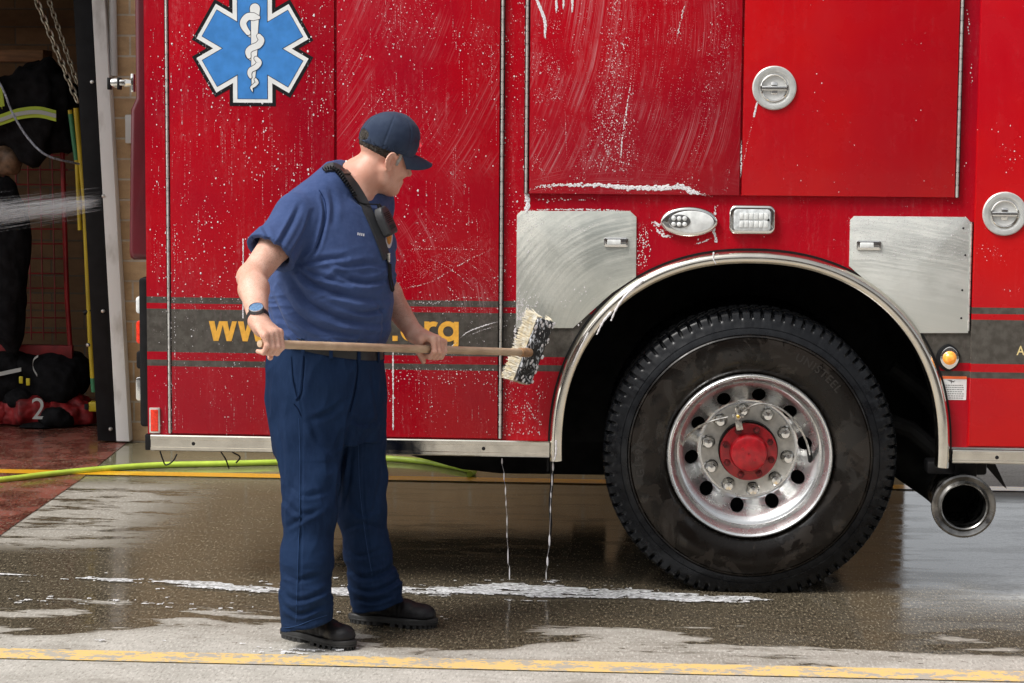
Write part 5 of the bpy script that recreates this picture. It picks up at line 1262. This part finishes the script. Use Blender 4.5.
def drape(P, N):
    dg = fbm((P[:,0]+P[:,2]*.45)*5, P[:,1]*5, (P[:,2]-P[:,0]*.35)*17, 2); k = sstep(P[:,2], 1.36, 1.20); P = waist(P, 1.22, 1.0)
    P = P+N*(.0060*k*(.6-np.abs(dg)*2))[:,None]
    hem = np.exp(-((P[:,2]-.975)/.018)**2); return P-N*(.008*hem)[:,None]
shirt, SP, SQ = cloth('shirt', S, M['shirt'], items=items, extra=drape); del S
bvh = BVHTree.FromPolygons([Vector(p) for p in SP], [tuple(int(i) for i in q) for q in SQ])
def snap(px, py, off=0., fallback=-.75, tree=bvh):
    d = Vector(ray(px, py)).normalized(); hit = tree.ray_cast(Vector(CAMP), d)
    if hit[0] is None: p = at(px, py, fallback); return p, Vector((.5,-.8,.1)).normalized()
    n = hit[1]; n = n if n.dot(d) < 0 else -n; return hit[0]+n*off, n
# collar edge: white undershirt line
ce = []
for px, py in ((344,162),(347,167),(351,173),(354,178)):
    p, n_ = snap(px+1.5, py-.5, .002, -.80); ce.append(p)
MB().tube(catmull(ce, 5), .0042, 8).build('collar_edge', mat('undershirt_white', (.62,.60,.60), .8), shirt)
# ---- trousers
h = .0038
Tz = Field(axis((A(262,400,-1.)[0]-.03, A(410,600,-.6)[0]+.05, h)), axis((-1.12,-.44,h)), axis((.06,1.0,h)))
bz = [A(324,y,T0)[2] for y in (349,362,380,400,420,440)]
Tz.loft(bz, [A(c_,360,T0)[0] for c_ in (324,325,326.5,328.5,330,332)], [T0,T0,-.735,-.735,-.735,-.735], [.190,.192,.196,.194,.186,.165], [.184,.186,.186,.180,.170,.145], BODY_YAW, 2.2, .02)
RL = [A(303,400,-.80), A(307,440,-.82), A(310.5,475,-.86), A(309.5,510,-.90), A(307,560,-.93), A(306,600,-.95), A(306.5,640,-.96)]; Tz.chain(RL, [.116,.108,.088,.081,.077,.076,.085], .05)
LL = [A(346,400,-.67), A(353,440,-.66), A(359,475,-.66), A(361.5,510,-.66), A(367,550,-.66), A(375,588,-.66), A(381,622,-.66)]; Tz.chain(LL, [.112,.103,.090,.078,.074,.082,.090], .035)
lo_, hi_ = (-9,-9,0), (9,-.80,.30)
Tz.plane(A(307,625,-.96), (-.10,.1,-1) if 0 else np.array([.22,0,-1.]), .003, lo=(-9,-9,0), hi=(9,-.79,.4)); Tz.plane(A(379,606,-.66), np.array([.22,.0,-1.]), .003, lo=(-9,-.79,0), hi=(9,9,.4))
Tz.cone(RL[-3], RL[-1], .060, .074, .003, 's'); Tz.cone(LL[-3]+(LL[-2]-LL[-3])*.5, LL[-1], .062, .078, .003, 's')
tr = mat('trouser_navy'); g = G(tr); c = g.coord(); n = g.noise(c, 6, 4); wv = g.noise(c, 500, 2, .6); lint = g.noise(g.coord(scale=(1,1,.3)), 90, 4, .7)
g.set(Base_Color=g.mix(g.step(lint, .35, .8, 0, .5), g.mix(g.step(n, .3, .7), (.0046,.0145,.044), (.0075,.0215,.060)), (.014,.032,.080)), Roughness=.8, Sheen_Weight=.0, Specular_IOR_Level=.12, Normal=g.bump(wv, .3, .0006)); M['trousers'] = tr
items = [([(300,440),(301,500),(300,560),(299,612)], .0016, 1.6), ([(352,440),(349,480),(344,510)], .006, 2.4), ([(305,352),(303,375),(301,395),(296,402)], .004, 1.2), ([(292,357),(294,380),(300,400),(303,412)], .0035, 1.3), ([(357,354),(358,372),(354,396),(349,415),(344,440)], .0045, 1.6),
    ([(352,420),(346,445),(340,475),(338,505)], .011, 3.), ([(310,420),(318,440),(332,455)], .005, 3.6), ([(345,400),(330,412),(312,420)], .0045, 3.5), ([(350,418),(366,424),(384,420)], .0045, 3.2),
    ([(303,410),(302,470),(301,540),(299,612)], .0020, 1.2), ([(364,430),(363,490),(368,540),(374,585)], .0022, 1.3), ([(284,500),(296,512),(312,514)], .0055, 3.2), ([(286,528),(300,520),(322,508)], .005, 3.2),
    ([(290,486),(306,496),(326,492)], .0040, 3.2), ([(350,505),(362,514),(380,508)], .005, 3.), ([(346,530),(360,524),(384,530)], .0045, 3.), ([(283,592),(296,601),(316,596),(330,588)], .0075, 3.), ([(284,606),(300,615),(322,606)], .0075, 2.6),
    ([(284,574),(300,580),(322,574)], .0045, 3.), ([(346,566),(362,578),(386,572),(398,562)], .008, 3.), ([(352,588),(372,592),(396,582),(403,572)], .0085, 2.8), ([(356,600),(374,602),(394,596)], .005, 2.2), ([(347,548),(360,556),(384,548)], .005, 3.),
    ([(384,470),(376,500),(372,530)], .004, 3.), ([(275,420),(282,450),(284,480)], .004, 3.2), ([(372,372),(376,400),(380,430)], .004, 3.)]
def dr2(P, N):
    P = waist(P, .76, .93); a = fbm((P[:,0]-P[:,2]*.2)*9, P[:,1]*9, P[:,2]*5, 2); b_ = fbm(P[:,0]*6, P[:,1]*6, P[:,2]*20, 2); k = sstep(P[:,2], .42, .18)
    return P+N*(.0055*(.6-np.abs(a)*2)*(1-k)+.0050*k*(.6-np.abs(b_)*2))[:,None]
trou, TP, TQ = cloth('trousers', Tz, M['trousers'], items=items, extra=dr2, it=1); del Tz
# pocket welt and belt
bt = MB(); ring = []
for k in range(64):
    t = 2*math.pi*k/64; c_, s_ = math.cos(t), math.sin(t); q = np.array([A(324,351,T0)[0], T0, 0])+side_v*.1935*np.sign(c_)*abs(c_)**.93+(-face_v)*.1875*np.sign(s_)*abs(s_)**.93; ring.append(q)
zb_ = A(324,350,T0)[2]; wz = lambda q: zb_+.028-.20*(q[0]-A(326,350,T0)[0])
path = [((q[0],q[1],wz(q)), Vector((0,0,1)), Vector((q[0]-ring[0][0]*0-A(324,351,T0)[0], q[1]-T0, 0)).normalized()) for q in ring]; path.append(path[0])
bt.sweep(path, [(-.019,-.002),(-.019,.0035),(.017,.0035),(.017,-.002)], closed=True)
belt = bt.build('belt', mat('belt_black', (.012,.012,.013), .4, var=.3, vscale=40), person)
b = MB()
for k in (38,43,48,53,57,61):
    p, a_, n_ = path[k]; q = Vector(p)+n_*.004; t_ = Vector((-n_.y,n_.x,0)); b.add([q+t_*u+Vector((0,0,w_))+n_*o for o in (0,.003) for u, w_ in ((-.006,-.026),(.006,-.026),(.006,.022),(-.006,.022))], [(0,1,2,3),(4,5,6,7),(0,1,5,4),(1,2,6,5),(2,3,7,6),(3,0,4,7)])
pieces(b, 'belt_loop', M['trousers'], trou)
tb = BVHTree.FromPolygons([Vector(p) for p in TP], [tuple(int(i) for i in q) for q in TQ])
p, n_ = snap(359.5,351.5,.008,tree=tb); b = MB(); Rm = n_.to_track_quat('Y','Z').to_matrix().to_4x4(); b.box((-.019,-.006,-.017),(.019,.006,.017),.004,M=Matrix.Translation(p)@Rm); b.build('buckle', mat('buckle_black', (.03,.03,.032), .25, .6), belt)
def seam(pts, r, m, par, tree, off=.0008, name='seam'):
    P_ = [snap(x_, y_, off, tree=tree)[0] for x_, y_ in [(q.x, q.y) for q in catmull([(a_, b_, 0) for a_, b_ in pts], 8)]]
    MB().tube(P_, r, 5).build(name, m, par)
sm_ = mat('seam_dark_navy', (.004,.010,.030), .9, spec=.05); sl_ = mat('seam_pale_navy', (.03,.06,.14), .9, spec=.05)  # stitched seams in a darker and a paler navy
seam([(303.5,356),(303,375),(301,392),(296,400)], .0022, sm_, trou, tb, name='pocket_edge'); seam([(294,404),(298,409),(301,416)], .0022, sm_, trou, tb, name='pocket_edge')
seam([(291.5,357),(293,380),(297,398)], .0011, sm_, trou, tb); seam([(357,357),(357.5,372),(355,392),(350,412)], .0022, sm_, trou, tb, name='fly_seam')
seam([(299,418),(300,470),(299,530),(297,590),(296,622)], .0011, sl_, trou, tb); seam([(358,440),(360,490),(366,540),(372,575)], .0010, sl_, trou, tb)
seam([(283,628),(296,626),(312,620),(327,615)], .0012, sl_, trou, tb, name='hem_stitch')
ss_ = mat('shirt_seam', (.014,.030,.095), .9, spec=.05)
seam([(319,190),(325,202),(326,218),(322,234),(316,248)], .0016, ss_, shirt, bvh); seam([(252,237),(262,246),(276,257),(288,263)], .0010, ss_, shirt, bvh)
# ---- boots
lea = mat('boot_leather', (.009,.009,.011), .52, spec=.3, var=.5, vcol=(.085,.075,.06), vedge=(.58,.78), vscale=18, rvar=.12, bump=.4, bscale=70); scuff = (.12,.10,.075); rub = mat('boot_sole', (.020,.020,.020), .6, var=.3, vscale=30)
g = G(lea); cc_ = g.coord(); nz = g.noise(cc_, 38, 5, .7)
def boot(heel, toe, label):
    heel, toe = V3(heel), V3(toe); f = toe-heel; L = np.linalg.norm(f[:2]); f = f/np.linalg.norm(f); l = np.array([-f[1], f[0], 0]); u = np.array([0,0,1.]); o = heel*[1,1,0]
    q = lambda x, y, z: o+f*x+l*y+u*z; Rb = np.stack([f, l, u], 1); k = L/.30
    F = Field(axis((min(heel[0],toe[0])-.09, max(heel[0],toe[0])+.09, .0035)), axis((min(heel[1],toe[1])-.10, max(heel[1],toe[1])+.10, .0035)), axis((.015,.24,.0035)))
    F.ell(q(.250*k,0,.046), (.050,.046,.034), Rb, .02); F.cone(q(.19*k,0,.055), q(.07*k,0,.075), .040, .043, .03); F.cone(q(.12*k,0,.095), q(.07*k,0,.15), .036, .046, .03)
    F.ell(q(.048*k,0,.06), (.046,.039,.050), Rb, .02); F.cone(q(.062*k,0,.10), q(.055*k,0,.235), .043, .050, .02)
    F.plane((0,0,.030), (0,0,-1), .003)
    P, Q = F.mesh(); N = vnormals(P, Q); lx = (P-o)@f; lz = P[:,2]; cr = np.exp(-((lx-.185*k)/.006)**2)+np.exp(-((lx-.17*k)/.006)**2)+.7*np.exp(-((lx-.10*k+lz*.6-.06)/.008)**2)
    P = P+N*(-.0022*cr*(lz > .04)+.0009*fbm(P[:,0]*40,P[:,1]*40,P[:,2]*40,2))[:,None]; P = P+N*(.0014*(lz < .045)*(lz > .036))[:,None]
    ob = npmesh('boot', P, Q, lea, person)
    # lugged sole
    out = []
    for i in range(72):
        t = 2*math.pi*i/72; cx_, sx_ = math.cos(t), math.sin(t); X_ = .147+.158*np.sign(cx_)*abs(cx_)**.85; wd = (.036+.016*sstep(X_, .12, .23)-.004*math.exp(-((X_-.11)/.04)**2)); out.append((X_*k, wd*np.sign(sx_)*abs(sx_)**.8))
    b_ = MB(); v = []; lv = [(.034,.98),(.030,1.03),(.020,1.035),(.019,1.01),(.0175,1.035),(.013,1.03)]
    for z_, sc in lv: v += [q((x_-.147*k)*sc+.147*k, y_*sc, z_) for x_, y_ in out]
    n_ = len(out); fc_ = [(i*n_+j, i*n_+(j+1) % n_, (i+1)*n_+(j+1) % n_, (i+1)*n_+j) for i in range(len(lv)-1) for j in range(n_)]; fc_.append(tuple(range(n_))); b_.add(v, fc_+[tuple((len(lv)-1)*n_+j for j in range(n_))])
    for i in range(0, n_, 2):
        a_, c_ = out[i], out[(i+1) % n_]
        if .095*k < (a_[0]+c_[0])/2 < .135*k: continue
        pts = [q(*a_, 0), q(*c_, 0), q((c_[0]-.147*k)*.6+.147*k, c_[1]*.45, 0), q((a_[0]-.147*k)*.6+.147*k, a_[1]*.45, 0)]
        b_.add([p_+u*.001 for p_ in pts]+[p_+u*.0135 for p_ in pts], [(0,1,2,3),(4,5,6,7),(0,1,5,4),(1,2,6,5),(2,3,7,6),(3,0,4,7)])
    b_.build('sole', rub, ob, smooth=30)
    b_ = MB()
    for i in range(5):
        xx = (.125-.012*i)*k; zz = .098+.022*i-.004*(i == 0); w_ = .026
        b_.tube(catmull([q(xx+.018,-w_,zz-.014), q(xx+.030,-w_*.4,zz+.004), q(xx+.030,w_*.4,zz+.006), q(xx+.018,w_,zz-.012)], 4), .0028, 6)
    b_.build('laces', mat('laces_black', (.02,.02,.02), .7), ob)
    return ob
boot(on(285,637,.0), on(352,650,.0), ''); boot(on(353,622,.0), on(435,627.5,.0), '')
# ---- cap
h = .0030; lo = HC-.17; hi = HC+.17
def capfield(rx, ry, rz, top=True):
    F = Field(axis((lo[0],hi[0],h)), axis((lo[1],hi[1],h)), axis((lo[2],hi[2],h)))
    return F
F = capfield(0,0,0); F.ell(H(.003,0,.053), (.101,.0855,.097), HR, .01); F.ell(H(.036,0,.074), (.068,.068,.073), HR, .03)
F.ell(H(.003,0,.045), (.0965,.0815,.089), HR, .003, 's'); F.plane(H(0,0,.026), HR@np.array([.03,0,-1.]), .002)
F.cone(H(-.11,-.022,.046), H(-.11,.022,.046), .022, .022, .004, 's')
cm = mat('cap_navy'); g = G(cm); c = g.coord(); n = g.noise(c, 12, 4); wv = g.noise(c, 480, 2, .6)
g.set(Base_Color=g.mix(g.step(n, .3, .7), (.022,.034,.066), (.040,.056,.094)), Roughness=.8, Sheen_Weight=.05, Specular_IOR_Level=.15, Normal=g.bump(wv, .25, .0006)); M['cap'] = cm
def capx(P, N):
    q = (P-HC)@HR; th = np.arctan2(q[:,1], q[:,0]-(-.006)); s = np.zeros(len(P))
    for a_ in (0, 60, 120, 180, -60, -120): s -= .0018*np.exp(-((np.angle(np.exp(1j*(th-R(a_)))))/.035)**2)
    return P+N*(s*(q[:,2] > .035)+.0016*fbm(q[:,0]*22, q[:,1]*22, q[:,2]*22, 2))[:,None]
cap, CP, CQ = cloth('cap', F, M['cap'], noise=None, extra=capx); del F
MB().lathe([(0,.006),(.005,.005),(.008,.001),(.0085,-.003)], (0,0,0), 16, axis='Z').build('t', M['cap']) if 0 else None
b = MB(); bq = H(.020,0,.1490); b.lathe([(0,.004),(.005,.003),(.008,-.001),(.008,-.005)], bq, 16, axis='Z'); b.build('cap_button', M['cap'], cap)
# visor: curved plate with thickness
nu, nv = 25, 13; v = []; top = []
for layer in (0, 1):
    for i in range(nu):
        a_ = R(-74+148*i/(nu-1))
        for j in range(nv):
            t = j/(nv-1); ro = .101+.0*t; xx = .003+.0985*math.cos(a_); yy = .0825*math.sin(a_); ln = .088*max(0, math.cos(a_*1.1))**.5
            X_ = xx+ln*t; Y_ = yy*(1-.04*t); Z_ = .0405-(.010+.034*t)*(Y_/.085)**2-.002*t-.008*t*t-(.0035*layer)+.0045*math.cos(a_)-.004
            v.append(H(X_, Y_, Z_))
f = []; N1 = nu*nv
for i in range(nu-1):
    for j in range(nv-1):
        a_, b_, c_, d_ = i*nv+j, (i+1)*nv+j, (i+1)*nv+j+1, i*nv+j+1; f.append((a_,b_,c_,d_)); f.append((a_+N1,d_+N1,c_+N1,b_+N1))
for i in range(nu-1): f.append((i*nv+nv-1, (i+1)*nv+nv-1, (i+1)*nv+nv-1+N1, i*nv+nv-1+N1))
MB().add(v, f).build('visor', M['cap'], cap, smooth=60)
cb = BVHTree.FromPolygons([Vector(p) for p in CP], [tuple(int(i) for i in q) for q in CQ])
b = MB(); k = []
for px, py in ((419,140),(421.5,139),(422,146),(419.5,148)): p, n_ = snap(px, py, .0015, -.75, cb); k.append(p)
b.add(k, [(0,1,2,3)]); b.build('cap_logo', mat('logo_red', (.45,.02,.03), .6), cap, smooth=0)
# ---- hair below the cap
F = capfield(0,0,0); F.ell(H(-.003,0,.048), (.0935,.0785,.084), HR, .01); F.ell(H(-.003,0,.048), (.0905,.0755,.081), HR, .002, 's')
F.plane(H(-.006,0,-.004), HR@np.array([-.15,0,-1.]), .004); F.cone(H(.075,-.1,.0), H(.075,.1,.0), .052, .052, .004, 's')

hm = mat('grey_hair', (.045,.038,.032), .8, spec=.15, var=.6, vscale=110, vcol=(.12,.105,.095), vedge=(.5,.8), bump=.5, bscale=300, stretch=(1,1,.35), bdist=.003)
cloth('hair', F, hm, noise=(.001,60,.001,140)); del F
F = capfield(0,0,0)
for s_ in (1,-1): F.cone(H(.031,.0665*s_,.026), H(.030,.0640*s_,-.006), .0090, .0062, .004)
cloth('sideburn', F, mat('silver_hair', (.30,.28,.26), .8, spec=.15, var=.5, vscale=150, vcol=(.48,.46,.43)), noise=(.001,60,.0012,140)); del F
# ---- watch
wc, wn = A(258,317.5,-1.31), V3((.10,-.92,.38)); wn /= np.linalg.norm(wn)
fa = (Rwr-Rel)/np.linalg.norm(Rwr-Rel); wcen = Rwr-fa*.012; b = MB(); rg = []
a1 = np.cross(fa, wn); a1 /= np.linalg.norm(a1); a2 = np.cross(a1, fa)
path = []
for k in range(41):
    t = 2*math.pi*k/40; nrm = a1*math.cos(t)+a2*math.sin(t); path.append((wcen+nrm*.0335, Vector(fa), Vector(nrm)))
b.sweep(path, [(-.012,-.002),(-.012,.002),(.012,.002),(.012,-.002)], closed=True)
wa = b.build('wristwatch', mat('watch_strap', (.012,.012,.013), .5), person)
def disk(mb, c, n, prof, seg=32):
    n = Vector(n).normalized(); q = n.to_track_quat('Z','Y').to_matrix(); k = len(mb.v)
    t = MB(); t.lathe(prof, (0,0,0), seg, axis='Z', caps=True); mb.add([Vector(c)+q@Vector(p) for p in t.v], t.f)
wcc = wcen+a2*.0355
b = MB(); disk(b, wcc, a2, [(.0235,-.006),(.0245,-.002),(.0245,.005),(.0225,.009)]); b.build('case', mat('watch_case', (.10,.105,.12), .3, .8), wa)
b = MB(); disk(b, wcc, a2, [(.0205,.0085),(.0205,.0098)]); dl = b.build('dial', mat('watch_dial', (.10,.20,.36), .1, coat=1., var=.35, vscale=120), wa)
b = MB(); disk(b, wcc, a2, [(.0232,.0085),(.0232,.0108),(.0208,.0112),(.0206,.0086)]); b.build('bezel', mat('watch_bezel', (.42,.44,.47), .25, .9), wa)
# ---- name and badge on the shirt
def patch(name, cells, off, m, parent=shirt):
    b_ = MB()
    for poly in cells: b_.add([snap(px, py, off)[0] for px, py in poly], [tuple(range(len(poly)))])
    return b_.build(name, m, parent, smooth=0)
patch('name_stitching', [[(357.4+i*1.9+dx,232.6+.35*i+.1),(357.4+i*1.9+dx+.9,232.7+.35*i),(357.3+i*1.9+dx+.9,235.3+.35*i),(357.3+i*1.9+dx,235.2+.35*i)] for i in range(4) for dx in (0,)], .0015, mat('thread_white', (.75,.75,.78), .7))
def oct_(cx, cy, a_, b_, n=14, e=1.): return [(cx+a_*math.cos(2*math.pi*i/n), cy+b_*math.sin(2*math.pi*i/n)) for i in range(n)]
pb = patch('chest_badge', [oct_(388.6,236,3.6,12.5)], .002, mat('badge_white', (.55,.55,.58), .7))
patch('badge_center', [oct_(388.4,235.5,2.5,9.5)], .0032, mat('badge_orange', (.55,.17,.035), .7, var=.6, vscale=160, vcol=(.5,.32,.05)), shirt)
# ---------------------------------------------------------------- radio strap and microphone
spx = [(325,170.5),(329,168.5),(334,168),(339,169.5),(347,178),(355,190),(362,202),(369,216),(375,230),(381,245),(385.5,259)]
pts = [snap(px, py, .004, -.78) for px, py in spx]; base_ = pts[5][0]
rs_root = empty('radio_harness', base_, 'black radio shoulder strap with coiled cord and speaker microphone across the blue shirt', 'radio strap')
Pc = catmull([p for p, _ in pts], 6); Nc = [Vector(v_).normalized() for v_ in catmull([n_ for _, n_ in pts], 6)]
path = []
for i, p in enumerate(Pc):
    t = (Pc[min(i+1,len(Pc)-1)]-Pc[max(i-1,0)]).normalized(); n_ = Nc[i]; w_ = t.cross(n_).normalized(); path.append((p+n_*.003, w_, n_))
MB().sweep(path, [(-.0185,-.006),(-.0185,.002),(.0185,.002),(.0185,-.006)], closed=True).build('strap', mat('strap_black', (.022,.023,.026), .6, bump=.3, bscale=300), rs_root)
i = 22; o_, w_, n_ = path[i]; i2 = 24; MB().sweep([(Vector(path[j][0])+path[j][2]*.002, path[j][1], path[j][2]) for j in (20,21,22,23)], [(-.021,-.004),(-.021,.004),(.021,.004),(.021,-.004)], closed=True).build('strap_slide', mat('slide_plastic', (.02,.02,.02), .3), rs_root)
mp, mn = snap(380,223,.024); up_ = (at(371,208,mp.y)-at(387,236,mp.y)).normalized(); up_ = (up_-mn*up_.dot(mn)).normalized(); rt = up_.cross(mn).normalized()
Mm = Matrix.Translation(mp) @ Matrix((rt, up_, mn)).transposed().to_4x4()
b = MB(); b.prism([(x_*1.18, z_*1.18) for x_, z_ in [(-.024,-.036),(-.018,-.043),(.018,-.043),(.024,-.036),(.027,.006),(.022,.028),(.012,.040),(-.012,.040),(-.022,.028),(-.027,.006)]], -.014, .014, .006, 3)
T_ = Mm @ Matrix(((1,0,0,0),(0,0,1,0),(0,-1,0,0),(0,0,0,1))); b.v = [tuple(T_@Vector(p_)) for p_ in b.v]
mic = b.build('speaker_microphone', mat('mic_plastic', (.028,.029,.032), .45, bump=.2, bscale=400), rs_root)
b = MB()
for r_ in range(6):
    for q_ in range(2): b.box((-.017+.018*q_, -.0160, -.010+.0065*r_), (-.001+.018*q_, -.0138, -.0068+.0065*r_))
b.box((-.016,-.0165,-.034),(.016,-.0135,-.018),.003)
b.v = [tuple(T_@Vector(p_)) for p_ in b.v]; b.build('speaker_grille', mat('mic_grille', (.006,.006,.006), .7), mic, smooth=0)
b = MB(); b.tube([mp+up_*.036, mp+up_*.060], [.010,.006], 10); b.build('cord_collar', M['black'], mic)
cl = [snap(px, py, .010, -.79) for px, py in ((324,172),(328,170.5),(333,170),(337,173),(344,182),(350,191),(354,198))]; Cc = catmull([p for p, _ in cl], 60); L_ = 0; co = []
fr = None
for i in range(len(Cc)-1):
    t = (Cc[i+1]-Cc[i]); L_ += t.length; t.normalize(); fr = t.orthogonal().normalized() if fr is None else (fr-t*fr.dot(t)).normalized(); w_ = t.cross(fr); a_ = L_/.0088*2*math.pi; co.append(Cc[i]+(fr*math.cos(a_)+w_*math.sin(a_))*.0062)
MB().tube(co+catmull([Cc[-1], snap(360,204,.012)[0], mp+up_*.058], 6), .0022, 6).build('coiled_cord', M['black'], rs_root)
lp = [snap(385,257,.006)[0], snap(387,266,.008)[0], at(389,276,-.80), at(391,288,-.80), at(392.5,291,-.80), at(393.5,288,-.80), at(391,276,-.80), snap(388,264,.01)[0]]
MB().tube(catmull(lp, 6), .0035, 8).build('strap_tail', M['black'], rs_root)
b = MB(); p, n_ = snap(386,258,.010); b.tube([p+Vector((0,0,.014)), p-Vector((0,0,.016))], .006, 10); b.build('swivel_clip', M['chrome_dirty'], rs_root)
# ---------------------------------------------------------------- brush
br = empty('scrub_brush', PA, 'long wooden-handled scrub brush with soapy black and cream bristles pressed to the truck', 'brush')
n_seg = 30; pp = [PA+(PB-PA)*i/n_seg for i in range(n_seg+1)]
MB().tube(pp, [.0105]+[.0135]*(n_seg-1)+[.012], 16).build('handle', mat('wood_handle', (.62,.46,.31), .45, var=.35, vscale=14, vcol=(.45,.31,.20), stretch=(.35,1,1.5), rvar=.1), br)
MB().tube([PB-pd*.045, PB-pd*.004, PB+pd*.018], [.0165,.0175,.015], 16).build('ferrule', mat('ferrule_wood', (.36,.20,.10), .4, var=.3, vscale=60), br)
# head: block pressed on the panel; long axis leans, bristles point at the truck
bc = V3(at(534,351,-.105)); la = V3(at(547,318,-.1))-V3(at(521,386,-.1)); la /= np.linalg.norm(la); nb = V3((.55,-.82,.10)); nb = nb-la*(nb@la); nb /= np.linalg.norm(nb); wb = np.cross(la, nb)
def Q_(a_, w_, d_): return bc+la*a_+wb*w_+nb*d_
def bx(a0,a1,w0,w1,d0,d1): return [Q_(a_,w_,d_) for d_ in (d0,d1) for w_ in (w0,w1) for a_ in (a0,a1)]
FB6 = [(0,1,3,2),(4,6,7,5),(0,4,5,1),(2,3,7,6),(0,2,6,4),(1,5,7,3)]
bl = MB(); Tq = Matrix((Vector(la), Vector(wb), Vector(nb))).transposed().to_4x4(); bl.box((-.122,-.034,-.012),(.122,.034,.012),.007,M=Matrix.Translation(Vector(bc))@Tq)
bm_ = mat('soapy_block'); g = G(bm_); c = g.coord(); n = g.noise(g.coord(scale=(1.5,1.,.55)), 42, 5, .65, 2.0)
g.set(Base_Color=g.mix(g.step(n, .53, .62), (.008,.008,.010), (.60,.63,.67)), Roughness=.35, Normal=g.bump(n, .8, .006)); bl.build('block', bm_, br)
def bristles(name, m, rows, seed, ln, spread):
    r_ = random.Random(seed); b_ = MB()
    for (a0, a1, w0, w1, d0, dirw, n_) in rows:
        for _ in range(n_):
            a_ = r_.uniform(a0,a1); w_ = r_.uniform(w0,w1); p_ = Q_(a_, w_, d0); t_ = Q_(a_*1.03+r_.gauss(0,.0045), w_+dirw*ln*r_.uniform(.65,1.15)+r_.gauss(0,.003), d0-ln*r_.uniform(.8,1.05))
            t_[1] = min(t_[1], -.008); m_ = (p_+t_)/2+la*r_.gauss(0,.002)+wb*dirw*.004; b_.tube([p_, m_, t_], [.0013,.0012,.0007], 3)
    return b_.build(name, m, br)
cream = mat('bristle_cream', (.62,.52,.32), .6, var=.4, vscale=60, vcol=(.72,.70,.62)); dark = mat('bristle_black', (.02,.02,.022), .5, var=.5, vscale=50, vcol=(.5,.5,.52), vedge=(.5,.6))
bristles('cream_bristles', cream, [(-.125,.125,-.036,-.010,-.004,-.55,1500), (-.125,.125,.012,.036,-.006,.10,500),(-.128,-.112,-.03,.03,-.006,0,160)], 1, .050, .3)
bristles('black_bristles', dark, [(-.118,.118,-.016,.020,-.008,0,500)], 2, .06, .1)
b = MB(); r_ = random.Random(5)
for _ in range(46):
    a_ = r_.uniform(-.12,.12); w_ = r_.uniform(-.036,.036); q = Q_(a_, w_, .011); s_ = r_.uniform(.002,.007)
    bm = bmesh.new(); bmesh.ops.create_icosphere(bm, subdivisions=1, radius=1.)
    for v_ in bm.verts: v_.co = Vector(q)+Vector(la)*v_.co.x*s_*1.6+Vector(wb)*v_.co.y*s_+Vector(nb)*v_.co.z*s_*.35
    b.bm(bm)
b.build('block_suds', M['suds'], br, smooth=60)
# ---------------------------------------------------------------- light
SUN_EL, SUN_AZ = 54., 236.     # azimuth: compass-like angle of the sun, measured from +Y clockwise
w = bpy.data.worlds.new('World'); SC.world = w; w.use_nodes = True; nt = w.node_tree
bg = nt.nodes['Background']; sky = nt.nodes.new('ShaderNodeTexSky'); sky.sky_type = 'NISHITA'; sky.sun_disc = False
sky.sun_elevation = R(SUN_EL); sky.sun_rotation = R(SUN_AZ); sky.air_density = 1.; sky.dust_density = 6.; sky.ozone_density = 1.
hs = nt.nodes.new('ShaderNodeHueSaturation'); hs.inputs['Saturation'].default_value = .18
nt.links.new(sky.outputs[0], hs.inputs['Color']); tcw = nt.nodes.new('ShaderNodeTexCoord'); sxw = nt.nodes.new('ShaderNodeSeparateXYZ'); nt.links.new(tcw.outputs['Generated'], sxw.inputs[0])
mrw = nt.nodes.new('ShaderNodeMapRange'); mrw.interpolation_type = 'SMOOTHSTEP'; nt.links.new(sxw.outputs[2], mrw.inputs[0])   # cloud deck: brighter towards the horizon
for k_, v_ in ((1,.02),(2,.36),(3,3.0),(4,1.)): mrw.inputs[k_].default_value = v_
vmw = nt.nodes.new('ShaderNodeVectorMath'); vmw.operation = 'SCALE'; nt.links.new(hs.outputs[0], vmw.inputs[0]); nt.links.new(mrw.outputs[0], vmw.inputs['Scale']); nt.links.new(vmw.outputs[0], bg.inputs[0]); bg.inputs[1].default_value = .15
sl = bpy.data.lights.new('sun', 'SUN'); sl.energy = 2.6; sl.angle = R(18); sl.color = (1,.965,.92)
so = bpy.data.objects.new('sun', sl); COL.objects.link(so)
az = R(SUN_AZ); el = R(SUN_EL); sd = Vector((math.sin(az)*math.cos(el), math.cos(az)*math.cos(el), math.sin(el)))
so.rotation_euler = (-sd).to_track_quat('-Z', 'Y').to_euler(); so.location = (0,-5,8)
SC.view_settings.view_transform = 'Standard'; SC.view_settings.look = 'None'; SC.view_settings.gamma = 1; SC.view_settings.use_curve_mapping = False
SC.view_settings.exposure = .0
SC.cycles.use_denoising = True; SC.cycles.max_bounces = 8
